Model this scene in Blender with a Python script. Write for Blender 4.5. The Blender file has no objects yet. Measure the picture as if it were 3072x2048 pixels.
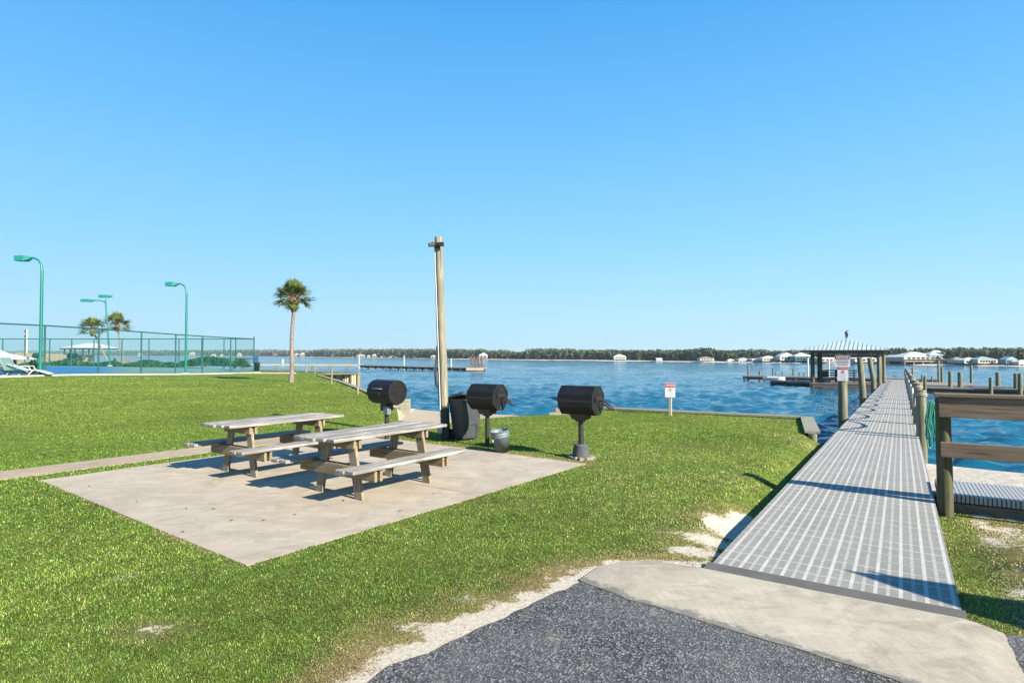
import bpy, bmesh, math, random
import numpy as np
from mathutils import Vector, Matrix, noise as mnoise
from mathutils.geometry import delaunay_2d_cdt
random.seed(7); rng = np.random.default_rng(7)
R = math.radians
SC = bpy.context.scene
COL = SC.collection

# ------------------------------------------------------------------ camera, sky, sun, exposure
CAM_H, FPX, HOR = 1.70, 1765.0, 1064.0
PITCH = math.atan((HOR-1024)/FPX)
cam = bpy.data.objects.new('camera', bpy.data.cameras.new('camera')); COL.objects.link(cam)
cam.location = (0, 0, CAM_H); cam.rotation_euler = (R(90)+PITCH, 0, 0)
cam.data.sensor_width = 36; cam.data.lens = 36*FPX/3072
cam.data.clip_start = .1; cam.data.clip_end = 20000
SC.camera = cam

SUN_EL = R(29.0); SUN_DIR = Vector((.728*math.cos(SUN_EL), -.685*math.cos(SUN_EL), math.sin(SUN_EL)))
w = bpy.data.worlds.new('World'); SC.world = w; w.use_nodes = True
wn = w.node_tree.nodes; wl = w.node_tree.links
bg = wn['Background']; sky = wn.new('ShaderNodeTexSky'); sky.sky_type = 'NISHITA'; sky.sun_disc = False
sky.sun_elevation = SUN_EL; sky.sun_rotation = math.atan2(SUN_DIR.x, SUN_DIR.y)*-1
sky.air_density = 1.0; sky.dust_density = 0.6; sky.ozone_density = 2.5; sky.altitude = 0
EXPO = 1.55; HAZE = .00020; SKY_S = 0.15
tc = wn.new('ShaderNodeTexCoord'); sx = wn.new('ShaderNodeSeparateXYZ'); wl.new(tc.outputs['Generated'], sx.inputs[0])
rp = wn.new('ShaderNodeValToRGB'); els = rp.color_ramp.elements; g_ = 1/(SKY_S*2**EXPO)
stops = [(0, (.46,.745,.93)), (.07, (.42,.745,.98)), (.19, (.275,.67,.99)), (.36, (.155,.53,.98)), (.52, (.076,.41,.90)), (1, (.03,.24,.66))]
while len(els) < len(stops): els.new(.5)
for e_, (p_, c_) in zip(els, stops): e_.position = p_; e_.color = (*c_, 1)
wl.new(sx.outputs[2], rp.inputs[0])
sc_ = wn.new('ShaderNodeVectorMath'); sc_.operation = 'SCALE'; sc_.inputs['Scale'].default_value = g_; wl.new(rp.outputs[0], sc_.inputs[0])
mxw = wn.new('ShaderNodeMix'); mxw.data_type = 'RGBA'; mxw.inputs[0].default_value = .96; mxw.clamp_result = False
wl.new(sky.outputs[0], mxw.inputs[6]); wl.new(sc_.outputs[0], mxw.inputs[7]); wl.new(mxw.outputs[2], bg.inputs['Color'])
bg.inputs['Strength'].default_value = SKY_S
sl = bpy.data.lights.new('sun', 'SUN'); sl.energy = 5.0; sl.angle = R(.5); sl.color = (1, .90, .74)
sun = bpy.data.objects.new('sun', sl); COL.objects.link(sun)
sun.rotation_euler = SUN_DIR.to_track_quat('Z', 'Y').to_euler()
SC.view_settings.view_transform = 'Standard'; SC.view_settings.look = 'None'
SC.view_settings.exposure = EXPO; SC.view_settings.gamma = 1
SC.view_settings.use_curve_mapping = False

# ------------------------------------------------------------------ helpers
cp, sp = math.cos(PITCH), math.sin(PITCH)
def W(u, v, z=0.0):                     # point of the height z seen at pixel u, v of the 3072 px photo
    dx = (u-1536)/FPX; du = -(v-1024)/FPX
    Y = cp-sp*du; Z = sp+cp*du; t = (z-CAM_H)/Z
    return Vector((dx*t, Y*t, z))
def WD(u, v, Y):                        # point at depth Y
    dx = (u-1536)/FPX; du = -(v-1024)/FPX
    t = Y/(cp-sp*du); return Vector((dx*t, Y, CAM_H+(sp+cp*du)*t))
def sstep(a, b, x):
    t = np.clip((x-a)/(b-a), 0, 1); return t*t*(3-2*t)

def tag(o, label=None, cat=None, group=None, kind=None):
    if label: o['label'] = label
    if cat: o['category'] = cat
    if group: o['group'] = group
    if kind: o['kind'] = kind
    return o
def thing(name, label, cat, loc=(0, 0, 0), rz=0, group=None):
    o = bpy.data.objects.new(name, None); COL.objects.link(o); o.empty_display_size = .1
    o.location = loc; o.rotation_euler = (0, 0, rz)
    return tag(o, label, cat, group)
def children(o): return [c for c in COL.objects if c.parent == o]
def copy_tree(o, parent=None):
    c = o.copy(); COL.objects.link(c)
    if parent: c.parent = parent
    for ch in children(o): copy_tree(ch, c)
    return c

class MB:
    def __init__(s): s.v = []; s.f = []; s.sm = []
    def add(s, vs, fs, M=None, smooth=False):
        n = len(s.v)
        s.v += [tuple(M @ Vector(p)) if M is not None else tuple(p) for p in vs]
        s.f += [tuple(i+n for i in f) for f in fs]; s.sm += [smooth]*len(fs); return s
    def box(s, x0, x1, y0, y1, z0, z1, M=None):
        vs = [(x0,y0,z0),(x1,y0,z0),(x1,y1,z0),(x0,y1,z0),(x0,y0,z1),(x1,y0,z1),(x1,y1,z1),(x0,y1,z1)]
        return s.add(vs, [(0,3,2,1),(4,5,6,7),(0,1,5,4),(1,2,6,5),(2,3,7,6),(3,0,4,7)], M)
    def bar(s, a, b, wd, ht, up=(0,0,1)):     # box of section wd x ht between two points
        a = Vector(a); b = Vector(b); d = b-a; L = d.length; x = d.normalized()
        y = Vector(up).cross(x)
        if y.length < 1e-4: y = Vector((0,1,0)).cross(x)
        y.normalize(); z = x.cross(y)
        M = Matrix((x, y, z)).transposed().to_4x4(); M.translation = a
        return s.box(0, L, -wd/2, wd/2, -ht/2, ht/2, M)
    def tube(s, pts, r, n=10, cap=True, smooth=True):
        pts = [Vector(p) for p in pts]; rs = r if hasattr(r, '__len__') else [r]*len(pts)
        vs = []; fs = []; m = len(pts); ref = None
        for i, p in enumerate(pts):
            t = (pts[min(i+1, m-1)]-pts[max(i-1, 0)]).normalized()
            if ref is None: ref = t.orthogonal().normalized()
            ref = (ref-t*ref.dot(t)).normalized(); q = t.cross(ref)
            vs += [p+(ref*math.cos(2*math.pi*k/n)+q*math.sin(2*math.pi*k/n))*rs[i] for k in range(n)]
        for i in range(m-1):
            for k in range(n):
                k2 = (k+1) % n; fs.append((i*n+k, i*n+k2, (i+1)*n+k2, (i+1)*n+k))
        s.add(vs, fs, None, smooth)
        if cap:
            s.add(vs[:n], [tuple(range(n))[::-1]]); s.add(vs[-n:], [tuple(range(n))])
        return s
    def lathe(s, prof, n=24, M=None, smooth=True):
        vs = []; fs = []
        for r, z in prof: vs += [(r*math.cos(2*math.pi*k/n), r*math.sin(2*math.pi*k/n), z) for k in range(n)]
        for i in range(len(prof)-1):
            for k in range(n):
                k2 = (k+1) % n; fs.append((i*n+k, i*n+k2, (i+1)*n+k2, (i+1)*n+k))
        return s.add(vs, fs, M, smooth)
    def prism(s, poly, z0, z1, M=None):        # poly = xy list ccw
        n = len(poly); vs = [(x, y, z0) for x, y in poly]+[(x, y, z1) for x, y in poly]
        fs = [tuple(range(n))[::-1], tuple(range(n, 2*n))]+[(i, (i+1) % n, n+(i+1) % n, n+i) for i in range(n)]
        return s.add(vs, fs, M)
    def build(s, name, mt, parent=None, bevel=0, M=None):
        me = bpy.data.meshes.new(name); me.from_pydata(s.v, [], s.f); me.update()
        me.polygons.foreach_set('use_smooth', s.sm)
        o = bpy.data.objects.new(name, me); COL.objects.link(o)
        me.materials.append(mt)
        if parent: o.parent = parent
        if M is not None: o.matrix_local = M
        if bevel:
            b = o.modifiers.new('bevel', 'BEVEL'); b.width = bevel; b.segments = 2; b.limit_method = 'ANGLE'; b.harden_normals = False
        return o

# ------------------------------------------------------------------ materials
def nt(name):
    m = bpy.data.materials.new(name); m.use_nodes = True; t = m.node_tree
    return m, t.nodes, t.links, t.nodes['Principled BSDF']
def N(n, typ, **kw):
    x = n.new(typ)
    for k, v in kw.items():
        if k in x.inputs.keys(): x.inputs[k].default_value = v
        else: setattr(x, k, v)
    return x
def mixc(n, l, fac, a, b, mode='MIX'):
    m = n.new('ShaderNodeMix'); m.data_type = 'RGBA'; m.blend_type = mode
    for sock, v in ((m.inputs[0], fac), (m.inputs[6], a), (m.inputs[7], b)):
        if hasattr(v, 'is_linked') or hasattr(v, 'links'): l.new(v, sock)
        elif isinstance(v, (int, float)): sock.default_value = v
        else: sock.default_value = (*v[:3], 1)
    return m.outputs[2]
def ramp(n, l, src, stops):
    r = n.new('ShaderNodeValToRGB'); e = r.color_ramp.elements
    while len(e) < len(stops): e.new(.5)
    for k, (p, c) in enumerate(stops):
        e[k].position = p; e[k].color = (*c, 1) if hasattr(c, '__len__') else (c, c, c, 1)
    l.new(src, r.inputs[0]); return r.outputs[0]
def mth(n, l, op, a, b=None, c=None):
    m = n.new('ShaderNodeMath'); m.operation = op
    for i, v in enumerate((a, b, c)):
        if v is None: continue
        if isinstance(v, (int, float)): m.inputs[i].default_value = v
        else: l.new(v, m.inputs[i])
    return m.outputs[0]
def coords(n, l, scale=(1,1,1), kind='Object', rot=0):
    tc = n.new('ShaderNodeTexCoord'); mp = n.new('ShaderNodeMapping'); mp.inputs['Scale'].default_value = scale
    mp.inputs['Rotation'].default_value = (0, 0, rot)
    l.new(tc.outputs[kind], mp.inputs[0]); return mp.outputs[0]
def noise(n, l, vec, scale, detail=4, rough=.55, dist=0):
    t = n.new('ShaderNodeTexNoise'); t.inputs['Scale'].default_value = scale; t.inputs['Detail'].default_value = detail
    t.inputs['Roughness'].default_value = rough; t.inputs['Distortion'].default_value = dist
    l.new(vec, t.inputs['Vector']); return t.outputs['Fac']
def bump(n, l, p, h, strength=.3, dist=.01):
    b = n.new('ShaderNodeBump'); b.inputs['Strength'].default_value = strength; b.inputs['Distance'].default_value = dist
    l.new(h, b.inputs['Height']); l.new(b.outputs[0], p.inputs['Normal'])

def plain(name, c, rough=.5, metal=0, var=.12, sc=8, bmp=0, spec=.5):
    m, n, l, p = nt(name); v = coords(n, l); f = noise(n, l, v, sc, 5, .6)
    c = tuple(x*.62 for x in c)
    dk = tuple(x*(1-var*1.6) for x in c); lt = tuple(min(1, x*(1+var)) for x in c)
    l.new(ramp(n, l, f, [(.3, dk), (.7, lt)]), p.inputs['Base Color'])
    p.inputs['Roughness'].default_value = rough; p.inputs['Metallic'].default_value = metal
    p.inputs['Specular IOR Level'].default_value = spec
    if bmp: bump(n, l, p, noise(n, l, v, sc*8, 4, .6), bmp, .004)
    return m
def wood(name, c1, c2, c3=None, axis=0, grain=60, blotch=4, rough=.8, bmp=.5):
    m, n, l, p = nt(name); s = [1, 1, 1]; s[axis] = .06
    c1, c2, c3 = [tuple(x*.60 for x in q) if q else None for q in (c1, c2, c3)]
    v = coords(n, l, s); g = noise(n, l, v, grain, 6, .65, .3)
    v2 = coords(n, l, [1 if i != axis else .35 for i in range(3)]); bl = noise(n, l, v2, blotch, 4, .6)
    base = ramp(n, l, g, [(.38, c2), (.58, c1)])
    if c3: base = mixc(n, l, ramp(n, l, bl, [(.45, 0), (.65, 1)]), base, c3)
    crack = ramp(n, l, noise(n, l, v, grain*.8, 3, .5), [(.3, .35), (.38, 1)])
    col = mixc(n, l, .75, base, crack, 'MULTIPLY')
    l.new(col, p.inputs['Base Color']); p.inputs['Roughness'].default_value = rough
    p.inputs['Specular IOR Level'].default_value = .25
    bump(n, l, p, g, bmp, .006); return m

M = {}
M['table'] = wood('weathered_table_wood', (.54,.51,.47), (.15,.145,.14), (.29,.275,.26), 0, 34, 6)
M['tleg'] = wood('treated_leg_wood', (.42,.35,.25), (.22,.18,.12), (.29,.25,.17), 2, 60, 5)
M['tbeam'] = wood('treated_beam_wood', (.38,.31,.2), (.2,.16,.1), None, 1, 60, 5)
M['rail'] = wood('brown_rail_wood', (.31,.225,.16), (.17,.12,.085), (.24,.18,.13), 0, 34, 4)
M['post'] = wood('mossy_post_wood', (.14,.135,.07), (.06,.06,.03), (.09,.10,.045), 2, 30, 4)
M['piling'] = wood('treated_piling_wood', (.31,.295,.205), (.13,.135,.085), (.18,.185,.12), 2, 24, 2)
M['pole'] = wood('utility_pole_wood', (.42,.39,.29), (.19,.18,.13), (.26,.26,.2), 2, 26, 6)
M['polebase'] = wood('dark_pole_base', (.07,.09,.08), (.035,.045,.04), None, 2, 26, 3)
M['deckwood'] = wood('grey_deck_wood', (.40,.36,.32), (.2,.18,.17), None, 0, 30, 2)
M['darkwood'] = wood('dark_dock_frame', (.09,.07,.06), (.045,.036,.032), None, 0, 20, 2)
M['bulk'] = wood('seawall_cap_wood', (.42,.38,.29), (.26,.24,.19), (.3,.33,.25), 0, 30, 2)
M['palewood'] = wood('pale_board_wood', (.6,.53,.38), (.4,.35,.25), None, 2, 20, 2)
M['fencewood'] = wood('privacy_fence_wood', (.50,.43,.31), (.36,.3,.21), None, 2, 10, 1)
M['black'] = plain('black_grill_paint', (.014,.013,.014), .5, 0, .5, 9, .35, .3)
M['blackpost'] = plain('black_steel_post', (.022,.021,.022), .5, 0, .2, 12, .2)
M['can'] = plain('grey_cart_plastic', (.055,.065,.072), .5, 0, .1, 6, .15)
M['galv'] = plain('galvanised_steel', (.19,.245,.275), .6, .2, .15, 20, .1)
M['teal'] = plain('teal_paint', (.0,.20,.17), .4, 0, .1, 3)
M['teallight'] = plain('teal_lamp_paint', (.01,.27,.22), .45, 0, .1, 3)
M['tealpole'] = plain('teal_fence_paint', (.0,.10,.09), .45, 0, .1, 3)
M['white'] = plain('white_paint', (.8,.8,.78), .5, 0, .05, 2)
M['wall'] = plain('white_wall', (.66,.65,.61), .6, 0, .06, 1)
M['beige'] = plain('beige_wall', (.55,.50,.41), .7, 0, .1, 1)
M['blueh'] = plain('teal_house_wall', (.10,.30,.36), .6, 0, .1, 1)
M['cream'] = plain('cream_wall', (.62,.58,.48), .6, 0, .1, 1)
M['roofw'] = plain('white_metal_roof', (.76,.77,.77), .4, 0, .05, 2)
M['roofb'] = plain('blue_metal_roof', (.33,.47,.55), .4, 0, .08, 2)
M['roofg'] = plain('grey_shingle_roof', (.24,.23,.22), .8, 0, .1, 2)
M['glass_and_shade'] = plain('dark_window_and_shade', (.03,.045,.06), .12, 0, .1, 2)
M['rope'] = plain('white_rope', (.52,.49,.42), .9, 0, .15, 60, .4)
M['hose'] = plain('green_hose', (.03,.33,.22), .45, 0, .3, 14, .2)
M['cable'] = plain('dark_cable', (.02,.018,.02), .6)
M['pvc'] = plain('white_conduit', (.72,.73,.72), .5)
M['boxg'] = plain('grey_junction_box', (.38,.42,.44), .5)
M['conc'] = plain('grey_concrete_footing', (.10,.11,.115), .8, 0, .2, 15, .4)
M['stone'] = plain('pale_rubble', (.28,.25,.2), .9, 0, .4, 12, .5)
M['maroon'] = plain('maroon_sign_paint', (.22,.015,.05), .5, 0, .05)
M['signred'] = plain('red_sign_paint', (.55,.04,.06), .5, 0, .05)
M['signwhite'] = plain('sign_white', (.78,.78,.8), .45, 0, .03)
M['signgrey'] = plain('sign_lettering_grey', (.12,.14,.18), .5, 0, .03)
M['sling'] = plain('pale_sling_fabric', (.45,.68,.74), .8, 0, .05, 4)
M['chairw'] = plain('cream_chair_frame', (.75,.74,.66), .5, 0, .05)
M['canvas'] = plain('white_canvas', (.82,.83,.84), .8, 0, .03, 2)
M['brownchair'] = plain('rust_brown_chair', (.25,.11,.08), .7, 0, .15, 4)
M['boxg2'] = plain('pale_blue_grey_pile', (.50,.60,.62), .7)
M['palechair'] = plain('faded_pink_slats', (.52,.36,.30), .7, 0, .15, 4)
M['trunk'] = plain('palm_trunk_bark', (.30,.24,.20), .9, 0, .3, 9, .8)
M['boot'] = plain('palm_boot_brown', (.22,.13,.07), .9, 0, .35, 9, .8)
M['rubber'] = plain('black_rubber', (.02,.02,.02), .7)
M['bird'] = plain('dark_metal_fish', (.03,.04,.05), .5)
M['shadow_caster'] = plain('shadow_caster_cloth', (.05,.16,.25), .8)

# metal seam roof of the dock pavilion
m, n, l, p = nt('ribbed_blue_metal_roof'); M['ribroof'] = m
v = coords(n, l); p.inputs['Roughness'].default_value = .35; p.inputs['Metallic'].default_value = .2
l.new(ramp(n, l, noise(n, l, v, 1.5), [(.3, (.38,.46,.46)), (.7, (.46,.54,.53))]), p.inputs['Base Color'])

def leafmat(name, dark, light, tr=.25, rough=.55):
    m, n, l, p = nt(name)
    a = n.new('ShaderNodeAttribute'); a.attribute_name = 'tone'
    c = ramp(n, l, a.outputs['Fac'], [(0, dark), (1, light)])
    l.new(c, p.inputs['Base Color']); p.inputs['Roughness'].default_value = rough; p.inputs['Specular IOR Level'].default_value = .25
    t = n.new('ShaderNodeBsdfTranslucent'); l.new(c, t.inputs['Color'])
    mx = n.new('ShaderNodeMixShader'); mx.inputs[0].default_value = tr
    l.new(p.outputs[0], mx.inputs[1]); l.new(t.outputs[0], mx.inputs[2]); l.new(mx.outputs[0], n['Material Output'].inputs['Surface'])
    return m
M['palm'] = leafmat('palm_frond', (.035,.06,.018), (.17,.22,.06), .3)
M['forest'] = leafmat('forest_leaf', (.036,.056,.040), (.110,.140,.085), .15, .8)
M['hedge'] = leafmat('hedge_leaf', (.015,.04,.014), (.05,.10,.03), .15)

# grass blades: colour attribute from real patchiness (green / straw)
m, n, l, p = nt('grass_blade'); M['grass'] = m
a = n.new('ShaderNodeAttribute'); a.attribute_name = 'col'
l.new(a.outputs['Color'], p.inputs['Base Color']); p.inputs['Roughness'].default_value = .6; p.inputs['Specular IOR Level'].default_value = .2
t = n.new('ShaderNodeBsdfTranslucent'); l.new(a.outputs['Color'], t.inputs['Color'])
mx = n.new('ShaderNodeMixShader'); mx.inputs[0].default_value = .35
l.new(p.outputs[0], mx.inputs[1]); l.new(t.outputs[0], mx.inputs[2]); l.new(mx.outputs[0], n['Material Output'].inputs['Surface'])

# ground: turf and sand by attribute, broken up by noise
m, n, l, p = nt('lawn_ground'); M['ground'] = m
v = coords(n, l); a = n.new('ShaderNodeAttribute'); a.attribute_name = 'sand'
ad = n.new('ShaderNodeAttribute'); ad.attribute_name = 'dry'
sx = n.new('ShaderNodeSeparateXYZ'); l.new(v, sx.inputs[0])
big = noise(n, l, v, .35, 4, .6); mid = noise(n, l, v, 3.2, 5, .65); fine = noise(n, l, v, 55, 4, .7)
far = noise(n, l, coords(n, l, (.45, 1.6, 1)), 1.4, 6, .75)
g = ramp(n, l, mid, [(.3, (.07,.125,.017)), (.5, (.105,.165,.024)), (.72, (.15,.195,.036))])
g = mixc(n, l, ramp(n, l, big, [(.4, 0), (.62, .45)]), g, (.165,.195,.042))
g = mixc(n, l, ramp(n, l, far, [(.46, 0), (.60, .8)]), g, (.06,.115,.013))
g = mixc(n, l, .55, g, ramp(n, l, fine, [(.3, .3), (.7, 1.35)]), 'MULTIPLY')
dry = mixc(n, l, ramp(n, l, fine, [(.35, 0), (.65, 1)]), (.16,.10,.045), (.36,.27,.15))
g = mixc(n, l, mth(n, l, 'MULTIPLY', ad.outputs['Fac'], .85), g, dry)
sf = noise(n, l, v, 30, 4, .7)
snd = mixc(n, l, ramp(n, l, sf, [(.35, 0), (.7, 1)]), (.38,.335,.26), (.55,.50,.43))
k = mth(n, l, 'ADD', a.outputs['Fac'], mth(n, l, 'MULTIPLY', mth(n, l, 'SUBTRACT', noise(n, l, v, 14, 6, .75), .5), 1.7))
l.new(mixc(n, l, ramp(n, l, k, [(.42, 0), (.56, 1)]), g, snd), p.inputs['Base Color'])
p.inputs['Roughness'].default_value = .95; p.inputs['Specular IOR Level'].default_value = .1
bump(n, l, p, noise(n, l, v, 40, 6, .8), .7, .03)

def concrete(name, c1, c2, brush=0, stain=(.36,.31,.25)):
    m, n, l, p = nt(name); v = coords(n, l); c1, c2, stain = [tuple(x*.545 for x in q) for q in (c1, c2, stain)]
    b = noise(n, l, v, .8, 6, .65, .4); f = noise(n, l, v, 120, 3, .6); s = noise(n, l, v, 2.6, 7, .75, .6)
    c = ramp(n, l, b, [(.3, c1), (.68, c2)])
    c = mixc(n, l, ramp(n, l, s, [(.46, 0), (.70, .85)]), c, stain)
    c = mixc(n, l, ramp(n, l, noise(n, l, coords(n, l, (1, 2.4, 1), rot=R(-40)), 1.9, 7, .7, 1.2), [(.50, 0), (.66, .55)]), c, tuple(min(1, x*1.16) for x in c2))
    c = mixc(n, l, ramp(n, l, noise(n, l, v, 9, 6, .8), [(.60, 0), (.72, .5)]), c, tuple(x*.72 for x in c1))
    c = mixc(n, l, .35, c, ramp(n, l, f, [(.3, .7), (.7, 1.15)]), 'MULTIPLY')
    h = f
    if brush:
        v2 = coords(n, l, (90, 3, 1), rot=brush); st = noise(n, l, v2, 1, 3, .6)
        c = mixc(n, l, .5, c, ramp(n, l, st, [(.3, .78), (.7, 1.12)]), 'MULTIPLY'); h = st
    l.new(c, p.inputs['Base Color']); p.inputs['Roughness'].default_value = .88; p.inputs['Specular IOR Level'].default_value = .2
    bump(n, l, p, h, .35, .004); return m
M['patio'] = concrete('patio_concrete', (.50,.435,.35), (.68,.595,.48), 0, (.44,.375,.295))
M['apron'] = concrete('brushed_apron_concrete', (.52,.47,.37), (.66,.60,.49), brush=R(-33))
m = M['apron']; n, l = m.node_tree.nodes, m.node_tree.links; p = n['Principled BSDF']; src = p.inputs['Base Color'].links[0].from_socket
a = n.new('ShaderNodeAttribute'); a.attribute_name = 'wear'; v = coords(n, l)
k = mth(n, l, 'ADD', a.outputs['Fac'], mth(n, l, 'MULTIPLY', mth(n, l, 'SUBTRACT', noise(n, l, v, 22, 6, .8), .5), 2.0))
l.new(mixc(n, l, ramp(n, l, k, [(.45, 0), (.85, .8)]), src, (.10,.10,.098)), p.inputs['Base Color'])
M['walkc'] = concrete('sidewalk_concrete', (.46,.36,.26), (.60,.49,.36))
M['curb'] = concrete('white_curb', (.62,.60,.54), (.74,.72,.66))

m, n, l, p = nt('asphalt'); M['asphalt'] = m
v = coords(n, l); vo = n.new('ShaderNodeTexVoronoi'); vo.inputs['Scale'].default_value = 84; l.new(v, vo.inputs['Vector'])
c = ramp(n, l, mth(n, l, 'MULTIPLY', vo.outputs['Color'], 1.0), [(0, (.012,.012,.013)), (.35, (.052,.051,.052)), (.65, (.160,.156,.150)), (.85, (.30,.29,.28)), (1, (.48,.46,.43))])
edge = ramp(n, l, vo.outputs['Distance'], [(.0, 1), (.55, .25)])
c = mixc(n, l, .7, c, edge, 'MULTIPLY')
c = mixc(n, l, ramp(n, l, noise(n, l, v, 1.1, 4, .6), [(.40, 0), (.62, .35)]), c, (.12,.12,.122))
c = mixc(n, l, ramp(n, l, noise(n, l, v, 3.3, 6, .75, .5), [(.60, 0), (.68, .8)]), c, (.22,.21,.18))
l.new(c, p.inputs['Base Color']); p.inputs['Roughness'].default_value = .75; p.inputs['Specular IOR Level'].default_value = .4
bump(n, l, p, vo.outputs['Distance'], .8, .006)

m, n, l, p = nt('beach_sand'); M['sand'] = m
v = coords(n, l); f = noise(n, l, v, 20, 6, .8); s = noise(n, l, coords(n, l, (1, 3.5, 1)), 7, 6, .75)
c = ramp(n, l, f, [(.3, (.36,.32,.265)), (.7, (.50,.46,.40))])
c = mixc(n, l, ramp(n, l, s, [(.50, 0), (.60, .8)]), c, (.20,.15,.09))
l.new(c, p.inputs['Base Color']); p.inputs['Roughness'].default_value = .9; bump(n, l, p, f, .5, .03)
m, n, l, p = nt('ramp_sand'); M['rampsand'] = m
v = coords(n, l); f = noise(n, l, v, 1.2, 6, .7)
l.new(ramp(n, l, f, [(.3, (.26,.19,.125)), (.7, (.38,.33,.25))]), p.inputs['Base Color']); p.inputs['Roughness'].default_value = .9
m, n, l, p = nt('shore_sand'); M['shore'] = m
v = coords(n, l); f = noise(n, l, v, .08, 4, .6)
l.new(ramp(n, l, f, [(.25, (.12,.12,.07)), (.4, (.46,.42,.35))]), p.inputs['Base Color']); p.inputs['Roughness'].default_value = .9

# water: absorbing blue-green body with wind ripples
m, n, l, p = nt('bay_water'); M['water'] = m
v = coords(n, l, (1, 1, 1), rot=R(14)); v2 = coords(n, l, (.45, 1.15, 1), rot=R(8))
w1 = noise(n, l, v2, 2.2, 3, .55, .6); w2 = noise(n, l, v2, .9, 3, .6, .3); w3 = noise(n, l, v, 5.0, 2, .5, .2)
h = mth(n, l, 'ADD', mth(n, l, 'MULTIPLY', w1, .55), mth(n, l, 'ADD', mth(n, l, 'MULTIPLY', w2, 1.0), mth(n, l, 'MULTIPLY', w3, .14)))
patch = noise(n, l, coords(n, l, (.5, 1, 1)), .03, 4, .6)
l.new(ramp(n, l, patch, [(.35, (.004,.056,.102)), (.65, (.008,.080,.136))]), p.inputs['Base Color'])
p.inputs['Roughness'].default_value = .10; p.inputs['IOR'].default_value = 1.33
def ripple(vec, scale, kx, ky):
    t = n.new('ShaderNodeTexNoise'); t.inputs['Scale'].default_value = scale; t.inputs['Detail'].default_value = 2; t.inputs['Roughness'].default_value = .55
    l.new(vec, t.inputs['Vector']); a_ = n.new('ShaderNodeVectorMath'); a_.operation = 'SUBTRACT'; l.new(t.outputs['Color'], a_.inputs[0]); a_.inputs[1].default_value = (.5, .5, .5)
    m_ = n.new('ShaderNodeVectorMath'); m_.operation = 'MULTIPLY'; l.new(a_.outputs[0], m_.inputs[0]); m_.inputs[1].default_value = (kx, ky, 0); return m_.outputs[0]
vr = coords(n, l, (.42, 1.25, 1), rot=R(10))
r1 = ripple(vr, 3.8, .60, 1.3); r2 = ripple(vr, .55, .25, .55); r3 = ripple(vr, 9, .35, .5)
def vadd(p_, q_):
    x_ = n.new('ShaderNodeVectorMath'); x_.operation = 'ADD'; l.new(p_, x_.inputs[0]); l.new(q_, x_.inputs[1]); return x_.outputs[0]
gst = ramp(n, l, noise(n, l, coords(n, l, (.35, 1, 1)), .045, 4, .65), [(.3, .55), (.7, 1.25)])
tot = vadd(vadd(r1, r2), r3); sc2 = n.new('ShaderNodeVectorMath'); sc2.operation = 'SCALE'; l.new(tot, sc2.inputs[0]); l.new(gst, sc2.inputs['Scale'])
ge = n.new('ShaderNodeNewGeometry'); nm = n.new('ShaderNodeVectorMath'); nm.operation = 'NORMALIZE'; l.new(vadd(ge.outputs['Normal'], sc2.outputs[0]), nm.inputs[0])
l.new(nm.outputs[0], p.inputs['Normal'])

# walkway grating: u across (0..1.606 m), v along, in metres; bars, slots and solid strips are its moulded pattern
def grating(name, wid, bar, slot, strip, vert=False):
    m, n, l, p = nt(name)
    uv = n.new('ShaderNodeUVMap'); uv.uv_map = 'uv'; s = n.new('ShaderNodeSeparateXYZ'); l.new(uv.outputs[0], s.inputs[0])
    u, vv = s.outputs[0], s.outputs[1]
    if vert: u, vv = vv, u
    def band(x, per, off, half):    # 1 inside a band of half-width `half`, repeated every `per`
        q = mth(n, l, 'ABSOLUTE', mth(n, l, 'SUBTRACT', mth(n, l, 'FRACT', mth(n, l, 'DIVIDE', mth(n, l, 'ADD', x, off+per*50), per)), .5))
        return mth(n, l, 'LESS_THAN', q, half/per)
    rows = band(vv, .0180, 0, .0040)                         # slots
    solid = band(u, .152, .02, .0125)                       # wide light strips
    dash = mth(n, l, 'MULTIPLY', band(u, .152, .096, .0115), band(vv, .040, 0, .0115))
    cross = band(vv, .22, 0, .0055)
    thin = band(u, .152, .02, .001)
    top = mth(n, l, 'MAXIMUM', mth(n, l, 'MAXIMUM', solid, dash), mth(n, l, 'MAXIMUM', cross, thin))
    hole = mth(n, l, 'MULTIPLY', rows, mth(n, l, 'SUBTRACT', 1, mth(n, l, 'MAXIMUM', top, thin)))
    obj = coords(n, l); d = noise(n, l, obj, 1.4, 5, .7)
    bc = mixc(n, l, ramp(n, l, d, [(.35, 0), (.7, 1)]), bar, tuple(x*1.25 for x in bar))
    sc_ = mixc(n, l, ramp(n, l, noise(n, l, obj, 5, 5, .7), [(.4, 0), (.7, 1)]), strip, tuple(x*.8 for x in strip))
    c = mixc(n, l, top, bc, sc_); c = mixc(n, l, hole, c, slot)
    l.new(c, p.inputs['Base Color']); p.inputs['Roughness'].default_value = .75; p.inputs['Specular IOR Level'].default_value = .12
    bump(n, l, p, mth(n, l, 'SUBTRACT', 1, hole), .3, .002); return m
M['grate'] = grating('walkway_grating', 1.6, (.265,.258,.24), (.08,.08,.08), (.385,.378,.36))
m, n, l, p = nt('grey_slotted_panel'); M['grate2'] = m
uv = n.new('ShaderNodeUVMap'); uv.uv_map = 'uv'; s = n.new('ShaderNodeSeparateXYZ'); l.new(uv.outputs[0], s.inputs[0])
fu = mth(n, l, 'FRACT', mth(n, l, 'DIVIDE', s.outputs[0], .042)); fv = mth(n, l, 'FRACT', mth(n, l, 'DIVIDE', s.outputs[1], .10))
hole = mth(n, l, 'MULTIPLY', mth(n, l, 'LESS_THAN', fu, .36), mth(n, l, 'LESS_THAN', fv, .78))
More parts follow.
